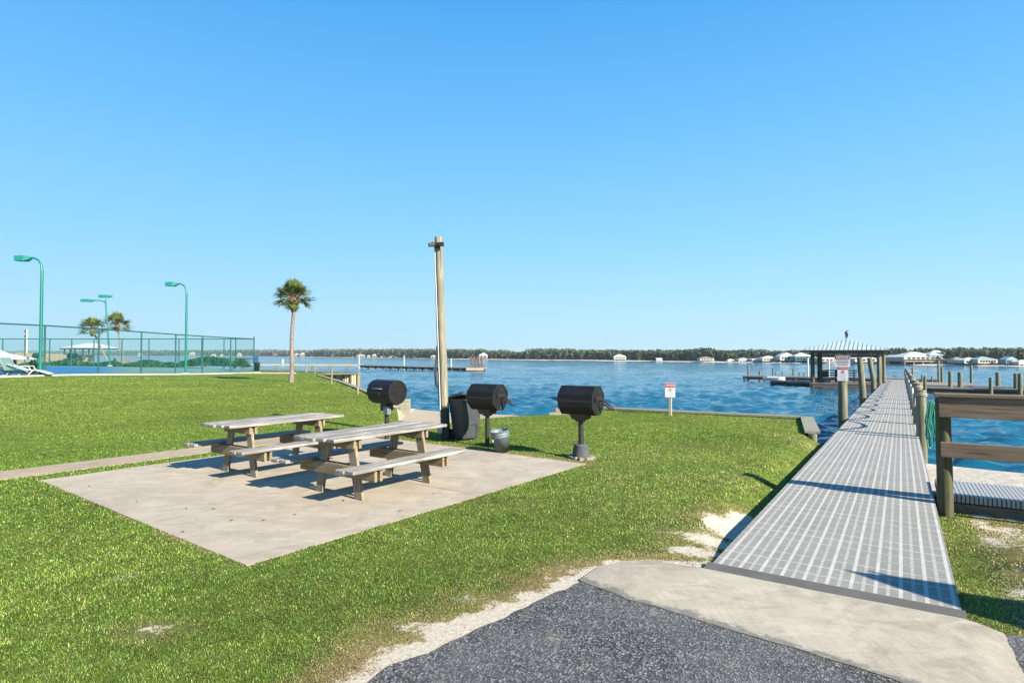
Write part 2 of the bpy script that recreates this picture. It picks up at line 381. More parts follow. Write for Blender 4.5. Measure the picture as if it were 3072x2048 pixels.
l.new(mixc(n, l, hole, (.27,.275,.27), (.035,.04,.05)), p.inputs['Base Color']); p.inputs['Roughness'].default_value = .5
bump(n, l, p, mth(n, l, 'SUBTRACT', 1, hole), .6, .006)

# chain link: thin teal wire weave with open holes
m, n, l, p = nt('chain_link_mesh'); M['link'] = m
p.inputs['Base Color'].default_value = (.0,.12,.11,1); p.inputs['Roughness'].default_value = .5
tr = n.new('ShaderNodeBsdfTransparent'); mx = n.new('ShaderNodeMixShader'); mx.inputs[0].default_value = .13
l.new(tr.outputs[0], mx.inputs[1]); l.new(p.outputs[0], mx.inputs[2]); l.new(mx.outputs[0], n['Material Output'].inputs['Surface'])
m, n, l, p = nt('tennis_court_paint'); M['court'] = m
a = n.new('ShaderNodeAttribute'); a.attribute_name = 'inner'
l.new(mixc(n, l, a.outputs['Fac'], (.10,.18,.15), (.01,.10,.26)), p.inputs['Base Color']); p.inputs['Roughness'].default_value = .6

# ------------------------------------------------------------------ layout frames
AZ = .58387145; WX, WY, WW, WSL = 1.5402, 4.6770, 1.606, .01151
WDIR = Vector((math.sin(AZ), math.cos(AZ), 0)); WN = Vector((math.cos(AZ), -math.sin(AZ), 0))
def walk(t, off=0, dz=0):               # point of the walkway deck: t along, off across from its left edge
    return Vector((WX, WY, 0))+WDIR*t+WN*off+Vector((0, 0, -WSL*t+dz))
WATER = -1.1
PN, PL, PR = Vector((-2.138, 4.781)), Vector((-6.396, 8.002)), Vector((1.146, 9.191))
PB = PL+PR-PN
def gz(x, y):                           # ground height
    x = np.asarray(x, float); y = np.asarray(y, float)
    q = -x/np.maximum(y, 1); r = np.hypot(x, y)
    z = .36*sstep(.42, .80, q)*sstep(12, 42, r)*np.where(y > 0, 1, 0)
    dx, dy = x-WX, y-WY
    t = dx*WDIR.x+dy*WDIR.y; o = dx*WN.x+dy*WN.y
    mt_ = sstep(2.0, 3.2, t); near = sstep(-.55, -.03, o)*(mt_+(1-mt_)*sstep(2.4, 1.66, o))*sstep(.05, 1.6, t)
    z = z-(.13+.0115*np.clip(t, 0, 12))*near
    z = z+.012*np.sin(x*1.3+y*.7)*np.sin(y*1.1-x*.4)*sstep(.4, 1.2, np.abs(o-.8))*sstep(3.2, 6, r)*0
    return z

def pip(px, py, poly):
    px = np.asarray(px); py = np.asarray(py); ins = np.zeros(px.shape, bool); n_ = len(poly)
    for i in range(n_):
        x1, y1 = poly[i][0], poly[i][1]; x2, y2 = poly[(i+1) % n_][0], poly[(i+1) % n_][1]
        c = ((y1 > py) != (y2 > py))
        ins ^= c & (px < (x2-x1)*(py-y1)/((y2-y1) if y2 != y1 else 1e-9)+x1)
    return ins
def segdist(px, py, pts):
    d = np.full(np.shape(px), 1e9)
    for a_, b_ in zip(pts[:-1], pts[1:]):
        ax, ay = a_[0], a_[1]; bx, by = b_[0]-ax, b_[1]-ay
        t_ = np.clip(((px-ax)*bx+(py-ay)*by)/(bx*bx+by*by+1e-9), 0, 1)
        d = np.minimum(d, np.hypot(px-ax-t_*bx, py-ay-t_*by))
    return d
def P2(u, v, z=0): q = W(u, v, z); return (q.x, q.y)

RAMP_EDGE = [P2(1190,1224), P2(1196,1262), P2(1330,1271), P2(1440,1256), P2(1560,1247), P2(1665,1243)]
SEA_R = [P2(1690,1226), P2(1811,1228), P2(2010,1238), P2(2420,1257)]
corner = walk(9.1, -.25); cornerR = walk(9.1, WW-.15)
JET = [P2(760,1111), P2(1078,1119.5), P2(1078,1121.6), P2(954,1126)]
SEA_L = [P2(954,1126), P2(1030,1149), P2(1100,1176), P2(1190,1224)]
brL0 = walk(5.05, WW-.15); brL1 = walk(5.05, WW+12.0)
LAND = [(-140, -14), (30, -14), (30, -7), (brL1.x, brL1.y), (brL0.x, brL0.y), (cornerR.x, cornerR.y), (corner.x, corner.y)]
LAND += SEA_R[::-1]+RAMP_EDGE[::-1]+SEA_L[::-1][1:]+JET[::-1][1:]+[(-46, 80), (-62, 100), (-140, 110)]

ASPH = [P2(1745,1747), P2(1560,1830), P2(1395,1908), P2(1290,1965), P2(1180,1995), P2(1090,2050)]
APR_UP = [P2(1738,1742), P2(1800,1700), P2(1870,1686), P2(1960,1683), P2(2060,1700), P2(2122,1714)]
NSEED = Vector((3.1, 7.7, 0))
def fbm(x, y, s, o=4): return np.array([mnoise.fractal(Vector((a*s, b*s, 0.3))+NSEED, .6, 2.1, o) for a, b in zip(np.ravel(x), np.ravel(y))]).reshape(np.shape(x))
def patches(x, y, nz):                  # sand and straw cover of the lawn (0..1)
    sand = np.zeros_like(x); dry = np.zeros_like(x)
    d = segdist(x, y, ASPH)
    along = np.clip((x-ASPH[-1][0])/(ASPH[0][0]-ASPH[-1][0]), 0, 1)
    bulge = .09+.16*np.exp(-((along-.62)/.1)**2)+.16*np.exp(-((along-.30)/.14)**2)+.07*np.exp(-((along-.9)/.08)**2)
    sand = np.maximum(sand, sstep(1.5, .6, d/np.maximum(bulge+.13*nz, .02)))
    dry = np.maximum(dry, sstep(1, .2, d/(.62+.4*nz))*.95)
    sand = np.maximum(sand, .50*sstep(1, .25, d/np.maximum(.40+.45*nz, .03)))
    d = segdist(x, y, APR_UP)
    sand = np.maximum(sand, sstep(.11+.05*nz, .05, d)*sstep(1.9, 1.2, x)); dry = np.maximum(dry, sstep(.42, .08, d+.1*nz)*.8)
    for (u, v, rx, ry, k) in ((2220,1560,.50,.40,1.1), (2262,1528,.42,.30,1), (2130,1605,.40,.28,.85), (2080,1650,.30,.2,.8), (2070,1695,.26,.16,.7), (2010,1600,.2,.14,.5), (1830,1700,.14,.08,.7), (2420,1320,.5,.6,.35), (460,1890,.22,.12,.6), (1250,1880,.2,.12,.6), (1420,1790,.22,.1,.55), (1640,1735,.2,.09,.55), (1100,1960,.2,.1,.6)):
        c = P2(u, v); e = np.hypot((x-c[0])/rx, (y-c[1])/ry)
        sand = np.maximum(sand, k*sstep(1.25, .35, e+.35*nz)); dry = np.maximum(dry, k*.6*sstep(1.9, .5, e+.3*nz))
    ox = (x-WX)*WN.x+(y-WY)*WN.y; tt = (x-WX)*WDIR.x+(y-WY)*WDIR.y
    right = sstep(WW+.1, WW+.5, ox)*sstep(-.4, .2, tt)
    sand = np.maximum(sand, right*sstep(-.15, .40, nz+.12)*.85); dry = np.maximum(dry, right*.6)
    # worn turf between walkway, grill and patio
    dry = np.maximum(dry, .30*sstep(-.2, .5, nz)*sstep(0, 2, x)*sstep(14, 5, y))
    pe = segdist(x, y, [tuple(PL), tuple(PN), tuple(PR)])
    dry = np.maximum(dry, sstep(.10, .0, pe)*.7*sstep(-.1, .35, nz))
    pe2 = segdist(x, y, [tuple(PR), tuple(PB)]); dry = np.maximum(dry, sstep(.28, .05, pe2)*.85); sand = np.maximum(sand, sstep(.2, .05, pe2+.1*nz)*.45)
    return sand, dry

def cdt_sheet(name, poly, pts, hf, mt, attrs=None):
    poly = [Vector((p_[0], p_[1])) for p_ in poly]; n0 = len(poly)
    allp = poly+[Vector(p_) for p_ in pts]
    vs, _, fs, _, _, _ = delaunay_2d_cdt(allp, [(i, (i+1) % n0) for i in range(n0)], [], 1, 1e-5)
    X = np.array([q.x for q in vs]); Y = np.array([q.y for q in vs])
    Z = hf(X, Y)+np.zeros(len(X)); co = np.stack([X, Y, Z], 1)
    fs = [f_ if (vs[f_[1]]-vs[f_[0]]).cross(vs[f_[2]]-vs[f_[0]]) > 0 else f_[::-1] for f_ in fs]
    me = bpy.data.meshes.new(name); me.from_pydata(co.tolist(), [], fs); me.update()
    me.polygons.foreach_set('use_smooth', [True]*len(me.polygons))
    if attrs:
        for k_, fn in attrs.items():
            at = me.attributes.new(k_, 'FLOAT', 'POINT'); at.data.foreach_set('value', fn(X, Y).astype(np.float32))
    o = bpy.data.objects.new(name, me); COL.objects.link(o); me.materials.append(mt); return o

# ------------------------------------------------------------------ the ground
gp = []
for x_ in np.arange(-8, 9, .14):
    for y_ in np.arange(1.2, 13.5, .14): gp.append((x_+rng.uniform(-.03, .03), y_+rng.uniform(-.03, .03)))
for x_ in np.arange(-60, 20, 1.3):
    for y_ in np.arange(13.6, 90, 1.3): gp.append((x_+rng.uniform(-.2, .2), y_+rng.uniform(-.2, .2)))
gp = np.array(gp); gp = gp[pip(gp[:, 0], gp[:, 1], LAND)]
_c = {}
def both(X, Y):
    key = len(X)
    if key not in _c: _c[key] = patches(X, Y, fbm(X, Y, 2.2))
    return _c[key]
ground = cdt_sheet('lawn_ground', LAND, gp.tolist(), gz, M['ground'], {'sand': lambda X, Y: both(X, Y)[0], 'dry': lambda X, Y: both(X, Y)[1]})
tag(ground, 'mown green lawn with bare sandy patches by the asphalt', kind='structure')

def water_mesh():
    th = np.radians(np.linspace(-52, 52, 1500)); k_ = 1/(588*2.8*1.9)
    rows = [12.5]
    while rows[-1] < 700: rows.append(rows[-1]+min(rows[-1]**2*k_, 40))
    Rr = np.array(rows); TH, RR = np.meshgrid(th, Rr); X = RR*np.sin(TH); Y = RR*np.cos(TH)
    rg = np.random.default_rng(21); Z = np.zeros_like(X)
    gust = .8+.3*np.sin(X*.05+1.3*np.sin(Y*.031))*np.sin(Y*.043+.6)
    for i in range(60):
        lam = .30*(2.2/.30)**(rg.uniform()**1.15); a_ = R(80)+rg.normal()*.5; kx, ky = math.cos(a_)*2*math.pi/lam, math.sin(a_)*2*math.pi/lam
        step = RR**2*k_; att = np.clip(lam/(2.0*step)-.2, 0, 1) if lam < .8 else np.clip(lam/(1.3*step)-.15, .10, 1)
        Z += WSLOPE*lam/6.283*np.sin(X*kx+Y*ky+rg.uniform(0, 6.28)+.5*np.sin(X*.31+Y*.17+i))*att
    for i in range(22):
        lam = 3.2*(13/3.2)**rg.uniform(); a_ = R(80)+rg.normal()*.45; kx, ky = math.cos(a_)*2*math.pi/lam, math.sin(a_)*2*math.pi/lam
        Z += .016*lam/6.283*np.sin(X*kx+Y*ky+rg.uniform(0, 6.28)+.5*np.sin(X*.11+Y*.07+i))*sstep(18, 70, RR)
    Z = Z*gust; Z = WATER+Z+.8*np.maximum(Z, 0)**2/.1*.3
    n_, m_ = X.shape; me = bpy.data.meshes.new('water'); co = np.stack([X, Y, Z], 2).reshape(-1, 3).astype(np.float32)
    idx = np.arange(n_*m_).reshape(n_, m_); q = np.stack([idx[:-1, :-1], idx[:-1, 1:], idx[1:, 1:], idx[1:, :-1]], 2).reshape(-1, 4)
    ext = np.array([(-3500, -60, WATER-.14), (1800, -60, WATER-.14), (1800, 3500, WATER-.14), (-3500, 3500, WATER-.14)], np.float32); n0 = len(co)
    co = np.concatenate([co, ext]); q = np.concatenate([q, [[n0, n0+1, n0+2, n0+3]]]).astype(np.int32)
    me.vertices.add(len(co)); me.vertices.foreach_set('co', co.ravel()); me.loops.add(len(q)*4); me.loops.foreach_set('vertex_index', q.ravel())
    me.polygons.add(len(q)); me.polygons.foreach_set('loop_start', np.arange(0, len(q)*4, 4, dtype=np.int32)); me.update(calc_edges=True)
    me.polygons.foreach_set('use_smooth', np.ones(len(q), bool))
    o = bpy.data.objects.new('water', me); COL.objects.link(o); me.materials.append(M['water']); return o
WSLOPE = .050
tag(water_mesh(), 'rippled blue bay water', kind='structure')
mb = MB(); mb.add([(-4000, -200, -2.6), (2500, -200, -2.6), (2500, 4000, -2.6), (-4000, 4000, -2.6)], [(0,1,2,3)])
tag(mb.build('sea_bed', M['sand']), 'sandy bottom under the bay', kind='structure')

# beach between the seawalls (old boat ramp) and beach right of the walkway
def beach(name, top, low, label, mt):
    mb = MB(); k = len(top); vs = [(x, y, .003) for x, y in top]+[(x, y, WATER-.12) for x, y in low]
    mb.add(vs, [(i, i+1, k+i+1, k+i) for i in range(k-1)]); o = mb.build(name, mt); return tag(o, label, kind='structure')
beach('boat_ramp', RAMP_EDGE, [(-6.0, 32.5), (-5.2, 32.0), (-3.4, 30.5), (-1.0, 29.2), (.8, 28.4), (3.0, 27.5)], 'pale sandy ramp running down into the water', M['rampsand'])
tl = [walk(4.8, WW-.2)]+[walk(4.8, WW+o_) for o_ in (1, 3, 6, 12)]
ll = [walk(10.6, WW-.2)]+[walk(10.3-.08*o_, WW+o_) for o_ in (1, 3, 6, 12)]
mb = MB(); K = 5
for i in range(K-1):
    for j in range(10):
        a0, a1 = j/10, (j+1)/10; q = []
        for (ii, aa) in ((i, a0), (i+1, a0), (i+1, a1), (i, a1)):
            pnt = tl[ii].lerp(ll[ii], aa); zz = -.045-.02*aa-(.13, .05, 0, 0, 0)[ii] if aa < .45 else -.054-1.25*((aa-.45)/.55); q.append((pnt.x, pnt.y, zz))
        mb.add(q, [(0,1,2,3)])
tag(mb.build('beach', M['sand']), 'small sandy beach right of the walkway', kind='structure')

# patio
def slab(name, poly, z0, z1, mt, label, bevel=.01):
    mb = MB(); pl = [tuple(p_)[:2] for p_ in poly]
    ar = sum(pl[i][0]*pl[(i+1) % len(pl)][1]-pl[(i+1) % len(pl)][0]*pl[i][1] for i in range(len(pl)))
    if ar < 0: pl = pl[::-1]
    mb.prism(pl, z0, z1); return tag(mb.build(name, mt, None, bevel), label, kind='structure')
def quadsplit(u0, u1, v0, v1):          # a patio bay, in fractions along its two sides
    e1 = PL-PN; e2 = PR-PN; g_ = .0007
    return [PN+e1*(a_)+e2*(b_) for a_, b_ in ((u0+g_, v0+g_), (u1-g_, v0+g_), (u1-g_, v1-g_), (u0+g_, v1-g_))]
mbp = MB(); mbp.prism([tuple(q) for q in (PN, PR, PB, PL)], -.1, .006)
pat = tag(mbp.build('patio', M['patio']), 'square worn concrete patio slab under the picnic tables', kind='structure')
mj = MB(); ee1, ee2 = PL-PN, PR-PN
for (a0, b0_, a1, b1_) in ((.36, .0, .36, .52), (.36, .54, .36, 1), (0, .53, 1, .53)):
    A_, B_ = PN+ee1*a0+ee2*b0_, PN+ee1*a1+ee2*b1_; nn_ = 24; dd_ = (B_-A_).normalized(); pv = Vector((-dd_.y, dd_.x))
    for i in range(nn_):
        q0, q1 = A_.lerp(B_, i/nn_), A_.lerp(B_, (i+1)/nn_); w_ = .0015+.0035*abs(mnoise.noise(Vector((i*.7, a0*9, b0_))))
        mj.add([(*(q0-pv*w_), .0085), (*(q1-pv*w_), .0085), (*(q1+pv*w_), .0085), (*(q0+pv*w_), .0085)], [(0,1,2,3)])
mj.build('expansion_joint', M['boot'], pat)
e2 = (PR-PN).normalized(); e1 = (PL-PN).normalized()
s0 = PL+e1*.42
SIDE = [s0-e2*14, s0+e2*4.3, PB+e1*.25+e2*2.2, PB-e1*.9+e2*2.9, Vector(P2(1330,1271))+Vector((.5, -.3)), Vector(P2(1196,1262))-Vector((0, .3)), s0+e1*.75+e2*6.2, s0+e1*.75-e2*14]
slab('sidewalk', SIDE, -.05, .012, M['walkc'], 'narrow tan concrete sidewalk passing behind the patio')

# asphalt and apron
apl = [P2(1745,1747), P2(1880,1800), P2(2060,1852), P2(2230,1905), P2(2400,1955), P2(2560,2003), P2(2700,2052), P2(2950,2140), P2(3250,2300)]
apr = [P2(3045,1985), P2(3010,1912), P2(2890,1868)]
ASPOLY = ASPH+[(-1.0, 2.0), (-1.3, -6), (9, -6), (9, 3.2), (4.0, 3.28), P2(3010, 1906)]+apr[:1]+[(3.1, 3.0)]+apl[::-1][2:]
rr = np.random.default_rng(3)
def rough_edge(pts, amp, k=7):
    out = []
    for a_, b_ in zip(pts[:-1], pts[1:]):
        a_ = Vector(a_); b_ = Vector(b_); L_ = (b_-a_).length; nn = max(1, int(L_/.05)); nrm = Vector((-(b_-a_).y, (b_-a_).x)).normalized()
        for i in range(nn): out.append(tuple(a_.lerp(b_, i/nn)+nrm*amp*mnoise.noise(Vector((out.__len__()*.35, 1.7, 0)))*1.6))
    return out+[tuple(pts[-1])]
ASP = rough_edge([(-1.3, 1.2)]+ASPH[::-1], .02)+[P2(1880,1770), P2(2060,1810), P2(2230,1860), P2(2400,1905), P2(2560,1940), P2(2700,1990), P2(2950,2070), (6, 1.2), (6, -3), (-1.3, -3)]
mb = MB(); mb.add([(x, y, .008) for x, y in ASP], [tuple(range(len(ASP)))[::-1]])
tag(mb.build('road', M['asphalt']), 'coarse dark asphalt parking surface', kind='structure')
ASP2 = rough_edge([P2(3012,1905), P2(3045,1965), P2(3090,2060)], .02)+[(5, 1.5), (9, 2.2), (9, 3.3), (4.2, 3.35)]
mb = MB(); mb.add([(x, y, .008) for x, y in ASP2], [tuple(range(len(ASP2)))])
tag(mb.build('parking_lot', M['asphalt']), 'asphalt beyond the right end of the apron', kind='structure')
up = APR_UP+[P2(2500,1790), P2(2887,1864), P2(2960,1885), P2(3012,1905)]
APRON = rough_edge(up, .004)+rough_edge([P2(3012,1905), P2(3045,1965), P2(3090,2060), P2(3130,2200)], .015)[1:]+[(2.5, 1.6)]+rough_edge(apl[::-1][1:], .012)
ap_in = []
for x_ in np.arange(.3, 4, .045):
    for y_ in np.arange(1.5, 5.2, .045): ap_in.append((x_, y_))
ap_in = np.array(ap_in); sel = pip(ap_in[:, 0], ap_in[:, 1], APRON) & (segdist(ap_in[:, 0], ap_in[:, 1], APRON) > .03); ap_in = ap_in[sel]
lo_edge = apl
wear = lambda X, Y: sstep(.16, .01, segdist(X, Y, lo_edge)-.05*fbm(X, Y, 6))
o = cdt_sheet('apron', APRON, ap_in.tolist(), lambda X, Y: .012+.010*sstep(0, .5, segdist(X, Y, lo_edge))*sstep(0, .12, segdist(X, Y, [P2(1738,1742)]+APR_UP[:5]))*sstep(0, .2, segdist(X, Y, [P2(3012,1905), P2(3045,1965), P2(3090,2060)])), M['apron'], {'wear': wear})
tag(o, 'pale brushed concrete apron between asphalt and walkway', kind='structure')

# ------------------------------------------------------------------ grass blades
def make_grass(nb=950000):
    th = rng.uniform(R(-50), R(50), nb*2); rad = 2.0*(58/2.0)**rng.uniform(0, 1, nb*2)**.90
    x = rad*np.sin(th); y = rad*np.cos(th)
    keep = pip(x, y, LAND)
    for poly in ([tuple(q) for q in (PN, PL, PB, PR)], [tuple(q)[:2] for q in SIDE], ASP, ASP2, APRON, [P2(1760,1752), P2(2122,1716), P2(2887,1866), P2(3000,1905), (5.2, 3.0), (5.2, -1), (0, -1)], [tuple(walk(a_, b_))[:2] for a_, b_ in ((-.1, -.03), (30, -.03), (30, WW+.03), (-.1, WW+.03))]):
        keep &= ~pip(x, y, poly)
    b0, b1, b2, b3 = walk(4.05, WW+.1), walk(5.2, WW+.1), walk(5.2, WW+12), walk(4.05, WW+12)
    keep &= ~pip(x, y, [tuple(q)[:2] for q in (b0, b1, b2, b3)])
    x = x[keep][:nb]; y = y[keep][:nb]; rad = np.hypot(x, y)
    # low-frequency noise sampled on a lattice, bilinear
    def lat(s_, o_, seed):
        rg = np.random.default_rng(seed); G = rg.uniform(-1, 1, (256, 256)); out = 0; a_ = 1; tot = 0
        for k in range(o_):
            fx, fy = (x*s_*2**k+60) % 255, (y*s_*2**k+60) % 255; ix, iy = fx.astype(int), fy.astype(int); tx, ty = fx-ix, fy-iy
            tx = tx*tx*(3-2*tx); ty = ty*ty*(3-2*ty)
            out = out+a_*((G[ix, iy]*(1-tx)+G[ix+1, iy]*tx)*(1-ty)+(G[ix, iy+1]*(1-tx)+G[ix+1, iy+1]*tx)*ty); tot += a_; a_ *= .6
        return out/tot*1.5
    nz = lat(2.2, 4, 5)
    sand, dry = patches(x, y, nz)
    kp = rng.uniform(0, 1, len(x)) > np.clip(np.maximum(sstep(.15, .8, sand+.35*(rng.uniform(0, 1, len(x))-.5)), sstep(22, 58, rad)), 0, .985)
    x, y, rad, nz, sand, dry = [q[kp] for q in (x, y, rad, nz, sand, dry)]
    n1, n2, n3 = lat(.9, 4, 11), lat(.25, 3, 12), lat(5, 3, 13)
    tall = sstep(.1, .7, n1)
    pe = segdist(x, y, [tuple(PL), tuple(PN)]); tall = np.maximum(tall, 1.3*sstep(.9, .2, pe)*sstep(-2.6, -5.5, x))
    L = (.010+.012*rng.uniform(0, 1, len(x))+.011*tall)*(1+.02*rad)*(1-.3*dry)
    wd = rad*.00095*rng.uniform(.7, 1.4, len(x)); wd = np.maximum(wd, .0022)
    az = rng.uniform(0, 2*np.pi, len(x)); lean = rng.uniform(.35, 1.5, len(x))
    z = gz(x, y)-.002
    ca, sa = np.cos(az), np.sin(az); wa = az+np.pi/2+rng.uniform(-.6, .6, len(x))
    wx, wy = np.cos(wa)*wd/2, np.sin(wa)*wd/2
    tipx, tipy, tipz = x+ca*L*np.sin(lean), y+sa*L*np.sin(lean), z+L*np.cos(lean)
    midx, midy, midz = x+ca*L*.45*np.sin(lean*.6), y+sa*L*.45*np.sin(lean*.6), z+L*.55*np.cos(lean*.6)
    nbk = len(x); co = np.zeros((nbk, 5, 3), np.float32)
    co[:, 0] = np.stack([x-wx, y-wy, z], 1); co[:, 1] = np.stack([x+wx, y+wy, z], 1)
    co[:, 2] = np.stack([midx+wx*.8, midy+wy*.8, midz], 1); co[:, 3] = np.stack([midx-wx*.8, midy-wy*.8, midz], 1)
    co[:, 4] = np.stack([tipx, tipy, tipz], 1)
    me = bpy.data.meshes.new('grass'); me.vertices.add(nbk*5); me.vertices.foreach_set('co', co.ravel())
    base = (np.arange(nbk)*5)[:, None]
    li = (base+np.array([[0, 1, 2, 3, 3, 2, 4]])).ravel().astype(np.int32)
    me.loops.add(len(li)); me.loops.foreach_set('vertex_index', li)
    ls = (np.arange(nbk)*7)[:, None]+np.array([[0, 4]]); me.polygons.add(nbk*2)
    me.polygons.foreach_set('loop_start', ls.ravel().astype(np.int32))
    me.update(calc_edges=True)
    g1 = np.array([.060, .145, .014]); g2 = np.array([.205, .285, .048]); st = np.array([.47, .37, .21]); yl = np.array([.27, .285, .070]); br = np.array([.17, .10, .045]); dg = np.array([.035,.095,.012])
    r_ = rng.uniform(0, 1, (nbk, 1)); warm = sstep(-7, 3, x)[:, None]*.75*sstep(-.6, .6, n2)[:, None]+sstep(8, 22, rad)[:, None]*.55
    c = g1*(1-r_)+g2*r_; c = c*(1-.55*np.clip(warm, 0, 1))+yl*.55*np.clip(warm, 0, 1)
    k = (sstep(.2, .9, n3)*.35)[:, None]; c = c*(1-k)+dg*k
    pd = np.clip(dry*1.05+.06*sstep(18, 5, rad)+.16*sstep(.2, 1, n1*-1)*sstep(-8, 1, x), 0, 1); isd = (rng.uniform(0, 1, nbk) < pd)[:, None]
    q = rng.uniform(0, 1, (nbk, 1)); c = np.where(isd, st*(1-q)+br*q, c)
    pale = (rng.uniform(0, 1, (nbk, 1)) < (.11*sstep(16, 5, rad))[:, None]); c = np.where(pale, np.array([[.34, .42, .16]]), c)
    amp = (1-.62*sstep(6, 22, rad))[:, None]; c = c*(.92+rng.uniform(-.57, .53, (nbk, 1))*amp)*(1+.18*n2[:, None])*(1+.22*lat(9, 2, 31)[:, None]*sstep(20, 5, rad)[:, None])*(1+.16*n1[:, None])*(1+.14*sstep(-3, 3, x)*sstep(4, 8, y))[:, None]
    col = np.ones((nbk, 5, 4), np.float32); col[:, :, :3] = c[:, None, :]
    at = me.color_attributes.new('col', 'FLOAT_COLOR', 'POINT'); at.data.foreach_set('color', col.ravel())
    o = bpy.data.objects.new('grass', me); COL.objects.link(o); me.materials.append(M['grass'])
    return tag(o, 'short green grass with dry straw blades', 'grass', kind='stuff')
make_grass()

# fallen leaves / bits on the patio and apron
def litter():
    mb = MB()
    for u, v in ((268,1457),(410,1503),(560,1524),(640,1525),(694,1560),(548,1594),(1202,1531),(884,1543),(1030,1500),(2370,1790),(2520,1845),(2470,1905),(2970,1975),(1580,1410),(790,1560),(930,1640),(1300,1480),(2700,1880)):
        q = W(u, v, .012); a_ = random.uniform(0, 3); l_ = random.uniform(.018, .035)
        mb.add([(-l_, -.007, 0), (0, -.012, .006), (l_, 0, .002), (0, .012, .008)], [(0,1,2,3)], Matrix.Translation(q)@Matrix.Rotation(a_, 4, 'Z'))
    return mb.build('litter', M['boot'])
tag(litter(), 'small dead leaves scattered on the concrete', 'litter', kind='stuff')

# ------------------------------------------------------------------ picnic tables
def make_table():
    root = thing('picnic_table', 'weathered grey picnic table nearer the camera on the patio', 'picnic table', (-1.775, 7.577, .006), .949, 'picnic tables on the patio')
    Lh = .955
    mb = MB(); n_ = 5; bw = .138
    ends = [(-.93, .93), (-.96, .95), (-.965, .97), (-.93, .94), (-.90, .99)]
    for k in range(n_):
        y0 = .36-(k+1)*.146; jz = (k % 2)*.003
        mb.box(ends[k][0], ends[k][1], y0, y0+bw, .700+jz, .738+jz)
    mb.build('tabletop', M['table'], root, .006)
    for s_ in (-1, 1):
        mb = MB()
        for k in range(2):
            yy = s_*(.462+.143*k+.069); mb.box(-Lh-.02*k*s_, Lh+.015*(1-k), yy-.068, yy+.068, .387+.002*k, .425+.002*k)
        mb.build('bench_seat', M['table'], root, .006)
    for a_ in (-1, 1):
        xc = a_*.565+.03
        for s_ in (-1, 1):
            mb = MB(); h0, h1 = 0, .698; yb, yt = s_*.375, s_*.215; hw = .068
            vs = []
            for xx in (xc-.019, xc+.019): vs += [(xx, yb-hw, h0), (xx, yb+hw, h0), (xx, yt+hw, h1), (xx, yt-hw, h1)]
            mb.add(vs, [(0,3,2,1),(4,5,6,7),(0,1,5,4),(1,2,6,5),(2,3,7,6),(3,0,4,7)]); mb.build('leg', M['tleg'], root, .005)
        for dx_ in (-.040, .040):
            MB().box(xc+dx_-.019, xc+dx_+.019, -.70, .70, .250, .3865).build('beam', M['tbeam'], root, .004)
            MB().box(xc+dx_-.019, xc+dx_+.019, -.335, .335, .590, .6995).build('cleat', M['tbeam'], root, .004)
    return root
t1 = make_table()
t2 = copy_tree(t1); off = Vector((-math.sin(.949), math.cos(.949), 0))*2.2
t2.location = t1.location+off+Vector((.0, 0, 0)); t2['label'] = 'weathered grey picnic table beside the grassy side of the patio, behind the other'

